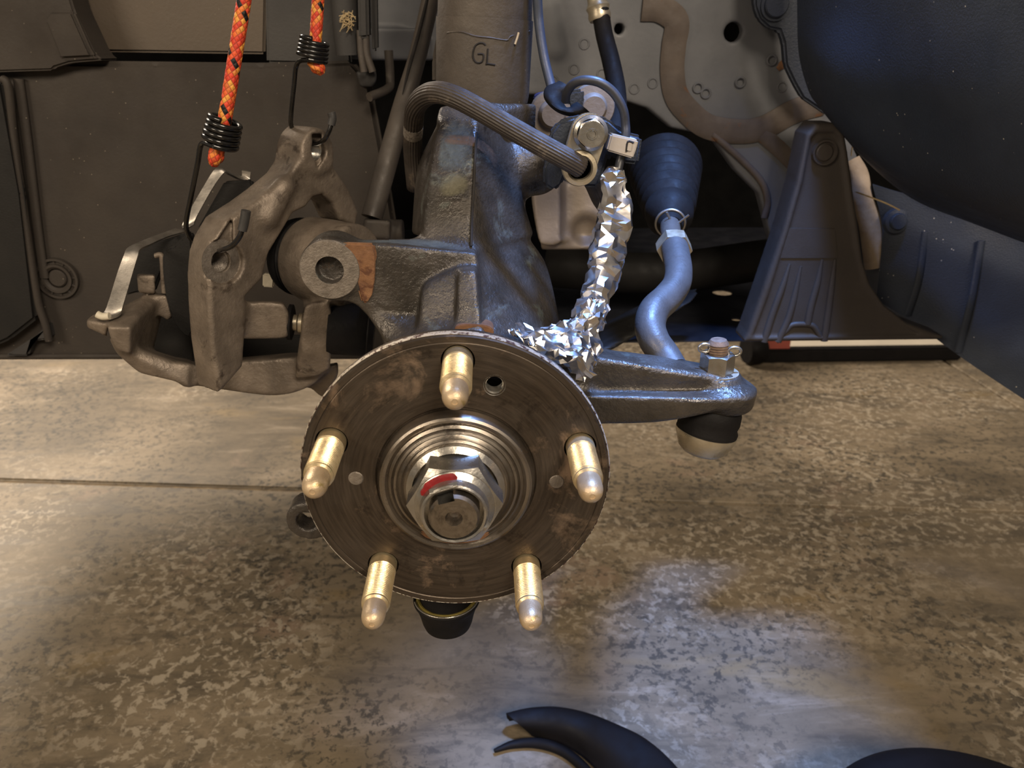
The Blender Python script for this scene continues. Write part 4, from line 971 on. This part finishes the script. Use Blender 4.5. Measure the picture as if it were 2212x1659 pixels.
# piston housing
hc = at(*q('D', 1640, 590), Y=.185); pa = np.array([.82, -.57, 0.])
ops.append(('+', s_cyl(hc - pa * .012, hc + pa * .030, .0262, .003), .006))
add([(1600, 380, .19), (1740, 385, .19), (1900, 430, .19), (1900, 640, .19), (1700, 800, .185), (1600, 800, .185), (1600, 380, .22), (1900, 420, .23), (1880, 700, .22), (1600, 820, .22)], .005, .008)
add([(1560, 760, .185), (1720, 760, .185), (1720, 900, .170), (1560, 900, .170), (1560, 760, .21), (1720, 760, .21), (1720, 900, .20)], .005, .008)
add([(1560, 1330, .19), (1680, 1240, .18), (1740, 1180, .18), (1750, 1280, .18), (1660, 1410, .19), (1600, 1380, .19), (1580, 1300, .22), (1740, 1200, .22), (1660, 1410, .22)], .006, .006)
part('caliper_body', cast(ops, .0012), m_cast, cp)
hb2 = hc - pa * .012
part('piston_boot', lathe([(.012, .0), (.0225, .0005), (.0250, -.002), (.0235, -.0045), (.0250, -.007), (.0240, -.0105), (.020, -.012), (.0, -.012)], hb2, pa, 48, 50), m_rubber_dark, cp)
part('pad_tab', slab(W('D', [(1292, 668), (1362, 676), (1356, 752), (1290, 746)], .205), (0, .004, 0), .0008), m_tip_white, cp)
# slide pin, sleeve, boots
p0 = at(*q('D', 1440, 955), Y=.157); p1 = at(*q('D', 1960, 1000), Y=.160); pd = p1 - p0; LL = np.linalg.norm(pd)
part('slide_pin', lathe([(.0050, 0), (.0050, .006), (.0062, .007), (.0062, .009), (.0052, .010), (.0052, .012), (.0062, .013), (.0062, .020)], p0, pd, 32), m_plate, cp)
part('pin_seal', lathe([(.0085, .0), (.0110, .0008), (.0110, .0030), (.0085, .0038)], p0, pd, 40), m_rubber_dark, cp)
s0 = at(*q('D', 1690, 985), Y=.161); s1 = at(*q('D', 1960, 1012), Y=.163); sd = s1 - s0; LS = np.linalg.norm(sd)
part('pin_boot', lathe([(.0, 0), (.0162, 0), (.0168, .003), (.0166, LS * .55), (.0162, LS * .80), (.0158, LS * .83), (.0156, LS * .85), (.0160, LS * .88), (.0150, LS), (.0, LS)], s0, sd, 44), m_rubber_dark, cp, 'black rubber guide pin boot')
# pads seen in the gap
for y0, dx in ((.186, 0), (.205, 40)):
    part('brake_pad', slab(smooth_loop(W('D', [(690 + dx, 560), (760 + dx, 500), (870, 460), (880, 1010), (790 + dx, 1010), (720 + dx, 850)], y0), 3), (0, .008, 0), .0015), m_subdark, cp)
part('pad_backing', slab(W('D', [(500, 560), (560, 510), (860, 420), (870, 560), (700, 620), (640, 780), (540, 780), (470, 800)], .213), (0, .006, 0), .0012), m_subdark, cp)
part('pad_backing', slab(W('D', [(900, 400), (1060, 120), (1220, 110), (1250, 180), (1130, 300), (960, 390)], .232), (0, .006, 0), .0012), m_subdark, cp)
part('wear_bracket', tube(W('D', [(650, 560, .19), (690, 565, .19), (700, 700, .19), (705, 780, .19)]), .0018, 8), m_cast, cp)
part('gap_shade_slab', slab(W('D', [(620, 800), (880, 780), (880, 1240), (640, 1200)], .222), (0, .004, 0), .001), m_subdark, cp)  # dark pad-backing slab, added to darken the gap between finger and pillar
part('gap_shade_slab', slab(W('D', [(1150, 1040), (1560, 1040), (1560, 1230), (1150, 1230)], .222), (0, .004, 0), .001), m_subdark, cp)  # dark slab painting in the shade of the gap beside the pillar
# spring strips
def strip(quads, th=.0013):
    pts = [W('D', r) for r in quads]; return patch(pts, 3, th)
c_ = part('spring_clip', patch([W('D', r) for r in [[(300, 915, .146), (340, 928, .146), (385, 930, .146)], [(345, 895, .150), (395, 910, .150), (440, 900, .150)], [(372, 830, .152), (420, 838, .152), (462, 842, .152)],
                                [(425, 660, .155), (468, 666, .155), (512, 672, .155)], [(462, 560, .158), (505, 560, .158), (545, 562, .158)], [(485, 512, .163), (530, 512, .163), (560, 520, .163)],
                                [(560, 474, .178), (590, 478, .178), (620, 490, .178)], [(690, 424, .205), (710, 430, .205), (730, 442, .205)], [(770, 396, .222), (800, 402, .222), (835, 412, .222)]]], 5, .0013), m_clip_steel, cp, 'bright bent spring strip')
part('worn_tip', tube(W('D', [(302, 908, .1455), (335, 922, .1455), (378, 920, .1455)]), .0022, 10, 4), m_tip_white, c_)
part('spring_clip', patch([W('D', r) for r in [[(812, 395, .210), (850, 390, .210), (880, 372, .210)], [(820, 355, .212), (860, 345, .212), (895, 330, .212)], [(925, 170, .214), (960, 165, .214), (990, 160, .214)],
                           [(1000, 50, .216), (1035, 48, .216), (1062, 62, .216)], [(1040, 38, .222), (1075, 48, .222), (1095, 70, .222)], [(1110, 62, .240), (1140, 78, .240), (1160, 100, .240)],
                           [(1165, 82, .250), (1190, 92, .250), (1210, 105, .250)], [(1168, 52, .250), (1198, 56, .250), (1222, 62, .250)]]], 5, .0013), m_clip_steel, cp, 'bright bent spring strip')

# ================================================================== BUNGEE CORDS
def bungee(label, cord, coil, tail, wire, tip, rw, rc, rcoil, turns):
    base = tip[0]; t = thing('bungee_cord', label, 'bungee cord', base, 'hooked cords holding up the caliper')
    part('braided_cord', tube(cord, rc, 40, 12, fn=lambda a, L, r: r * (1 + .05 * abs(math.sin(a * 4 + L * 470)) * abs(math.sin(a * 4 - L * 470))), angle=None), m_braid, t)
    part('frayed_end', tube(tail, [rc * .8] + [rc * 1.05] * (len(tail) - 2) + [rc * .55], 24, 6, fn=lambda a, L, r: r * (1 + .12 * math.sin(a * 5 + L * 900))), m_braid, t)
    hk = []
    a0, a1 = coil; axis = a1 - a0; u, v, n = frame(axis)
    N = turns * 16
    for i in range(N + 1):
        an = 2 * math.pi * i / 16; r = rcoil[0] + (rcoil[1] - rcoil[0]) * i / N
        hk.append(a0 + axis * i / N + u * r * math.cos(an) + v * r * math.sin(an) * .9)
    part('coil', tube(hk, rw, 12, 3), m_wire, t)
    part('hook', tube([hk[-1]] + wire, rw, 14, 8), m_wire, t)
    part('hook_tip', tube(tip, [rw * 1.75] * (len(tip)), 16, 5), m_vinyl, t)
    return t
k1 = .145
bungee('orange bungee cord, the nearer one, hooked through the lower caliper bore', W('A', [(1590, -900, .155), (1475, -120, .15), (1455, 20, .15), (1412, 290, .148), (1372, 540, .146), (1345, 700, .145), (1320, 850, .145)]),
       (at(*q('A', 1348, 712), Y=k1), at(*q('A', 1312, 862), Y=k1)), W('A', [(1322, 830, .145), (1300, 900, .142), (1285, 950, .142), (1272, 985, .143)]),
       W('A', [(1205, 860, .147), (1180, 980, .150), (1140, 1180, .155), (1112, 1330, .160), (1125, 1400, .163), (1160, 1445, .166), (1220, 1490, .160), (1290, 1500, .140), (1330, 1492, .126), (1385, 1468, .118), (1430, 1415, .116), (1450, 1360, .116)]),
       W('A', [(1447, 1375, .116), (1460, 1320, .116), (1470, 1258, .116)]), .00145, .0036, (.0088, .0098), 5)
k2 = .185
bungee('orange bungee cord, the farther one, hooked through the upper caliper lug', W('A', [(1950, -900, .195), (1905, -120, .19), (1898, 30, .19), (1885, 230, .187), (1875, 350, .185)]),
       (at(*q('A', 1880, 232), Y=k2), at(*q('A', 1862, 355), Y=k2)), W('A', [(1860, 350, .185), (1880, 385, .182), (1905, 410, .182), (1925, 440, .183)]),
       W('A', [(1775, 380, .187), (1755, 520, .19), (1738, 690, .193), (1740, 750, .196), (1765, 800, .200), (1820, 850, .203), (1890, 860, .19), (1935, 835, .18), (1965, 785, .178), (1982, 735, .178)]),
       W('A', [(1978, 745, .178), (1986, 705, .178), (1978, 672, .178)]), .00135, .0034, (.0080, .0088), 5)

# ================================================================== FOIL
def crumple(p, amp, fr=90, seed=0):
    v = Vector((p[0] * fr + seed, p[1] * fr, p[2] * fr * .6)); s = 0; a = 1.
    d = np.zeros(3)
    for o in range(3):
        f = 2.1 ** o
        nx = [mnoise.noise(v * f + Vector(k)) for k in ((0, 0, 0), (9.3, 3.1, 5.7), (17.9, 41.3, 2.2))]
        d += np.array([abs(nx[0]) - .25, abs(nx[1]) - .25, abs(nx[2]) - .25]) * (.62 ** o)
    return np.asarray(p) + d * amp
fo = thing('foil_wrap', 'crumpled aluminium foil wrapped around the sensor cable down to the hub', 'foil', at(*q('E', 1800, 1180), Y=.05))
fpth = W('E', [(2016, -105, .108), (2008, -50, .106), (2000, 20, .104), (2012, 140, .102), (2010, 230, .100), (1985, 330, .097), (1965, 440, .094), (1945, 540, .090), (1915, 650, .084), (1885, 730, .078), (1850, 800, .072)])
me = tube(fpth, [.0028, .0066, .0072, .0084, .0094, .0096, .0088, .0080, .0082, .0086, .0105], 15, 4, fn=lambda a, L, r: r * (1 + .12 * math.sin(a * 3 + L * 60)), flat=(np.array([0, 1., 0]), .75))
for v in me.vertices: v.co = Vector(crumple(np.array(v.co) + np.random.RandomState(v.index).uniform(-.0006, .0006, 3), .0050, 60))
bmt = bmesh.new(); bmt.from_mesh(me); bmesh.ops.triangulate(bmt, faces=bmt.faces[:]); bmt.to_mesh(me); bmt.free(); me.polygons.foreach_set('use_smooth', [True] * len(me.polygons)); me.set_sharp_from_angle(angle=math.radians(22))
part('foil_sleeve', me, m_foil, fo)
def sk(g):
    out = g.copy()
    for i in range(g.shape[0]):
        for j in range(g.shape[1]):
            out[i, j] = crumple(g[i, j] + np.random.RandomState(i * 997 + j).uniform(-.0009, .0009, 3), .0060, 70, 3.3)
    return out
rows = [W('E', [(1385, 850, .056), (1440, 905, .045), (1560, 985, .036), (1700, 1090, .032), (1800, 1190, .032)]),
        W('E', [(1420, 850, .060), (1500, 890, .046), (1640, 950, .034), (1760, 1040, .030), (1868, 1150, .034)]),
        W('E', [(1500, 845, .064), (1600, 855, .052), (1700, 905, .042), (1800, 980, .038), (1910, 1085, .040)]),
        W('E', [(1640, 845, .068), (1710, 822, .058), (1770, 840, .052), (1830, 880, .050), (1930, 960, .052)]),
        W('E', [(1760, 800, .074), (1790, 780, .064), (1835, 760, .060), (1890, 790, .062), (1945, 820, .068)]),
        W('E', [(1840, 700, .080), (1860, 700, .072), (1890, 695, .070), (1920, 700, .072), (1950, 720, .080)])]
me = patch(rows, 5, .0006, sk); bmt = bmesh.new(); bmt.from_mesh(me); bmesh.ops.triangulate(bmt, faces=bmt.faces[:]); bmt.to_mesh(me); bmt.free(); me.polygons.foreach_set('use_smooth', [True] * len(me.polygons)); me.set_sharp_from_angle(angle=math.radians(22))
part('foil_skirt', me, m_foil, fo)

# ================================================================== ON THE FLOOR
fs_ = thing('rubber_strip', 'curved dark strip lying on the floor below the hub', 'rubber strip', at(1300, 1640, Z=0))
rows = []
mid = [(1094, 1541), (1144, 1530), (1202, 1528), (1267, 1541), (1330, 1566), (1390, 1597), (1450, 1650), (1520, 1740)]
inn = [(1150, 1590), (1175, 1598), (1205, 1606), (1245, 1626), (1285, 1659), (1325, 1705), (1370, 1770), (1420, 1860)]
def FL(p, z): return at(p[0], p[1], Z=z)
rows = [[FL(p, .004) for p in inn], [FL(((a[0] + b[0]) / 2, (a[1] + b[1]) / 2), .024) for a, b in zip(inn, mid)], [FL(p, .030) for p in mid],
        [FL((p[0] + 4, p[1] + 6), .016) for p in mid]]
part('strip_band', patch(rows, 6, .005), m_wet_black, fs_)
part('strip_edge', tube([FL(p, .006) for p in [(1068, 1622), (1110, 1608), (1165, 1606), (1220, 1625), (1270, 1668), (1310, 1730)]], [.002, .004, .005, .005, .005, .005], 12, 6), m_wet_black, fs_)
tc = at(1978, 1613, Z=.07)
solo('black_tub', lathe([(.0, -.07), (.120, -.07), (.128, -.064), (.132, -.020), (.130, -.006), (.124, .0), (.112, .003), (.0, .004)], np.array([tc[0], tc[1] - .126, .0705]), (0, 0, 1), 96), m_wet_black,
     'smooth round edge of an upturned black tub at the lower right corner', 'tub')

# ================================================================== STRAWS
solo('straw', tube(W('C', [(1205, 1145, .385), (1300, 1180, .37), (1390, 1215, .36), (1470, 1255, .355)]), .0007, 6, 5), m_straw, 'long dry straw sticking out beside the plastic brace', 'straw')
solo('straw', tube(W('C', [(1180, 930, .385), (1184, 890, .38), (1190, 862, .378)]), .0005, 6, 4), m_straw, 'short dry straw near the top of the plastic brace', 'straw')
solo('straw', tube(W('C', [(2075, 985, .160), (2100, 950, .156), (2120, 928, .154)]), .0010, 6, 4), m_straw, 'short pale straw stuck on the fender liner at right', 'straw')
solo('straw', tube([on_collar(*q('B', x, y)) + np.array([0, -.001, 0]) for x, y in [(1140, 265), (1152, 230), (1162, 195)]], .0006, 6, 4), m_straw, 'tiny pale straw stuck on the strut collar', 'straw')
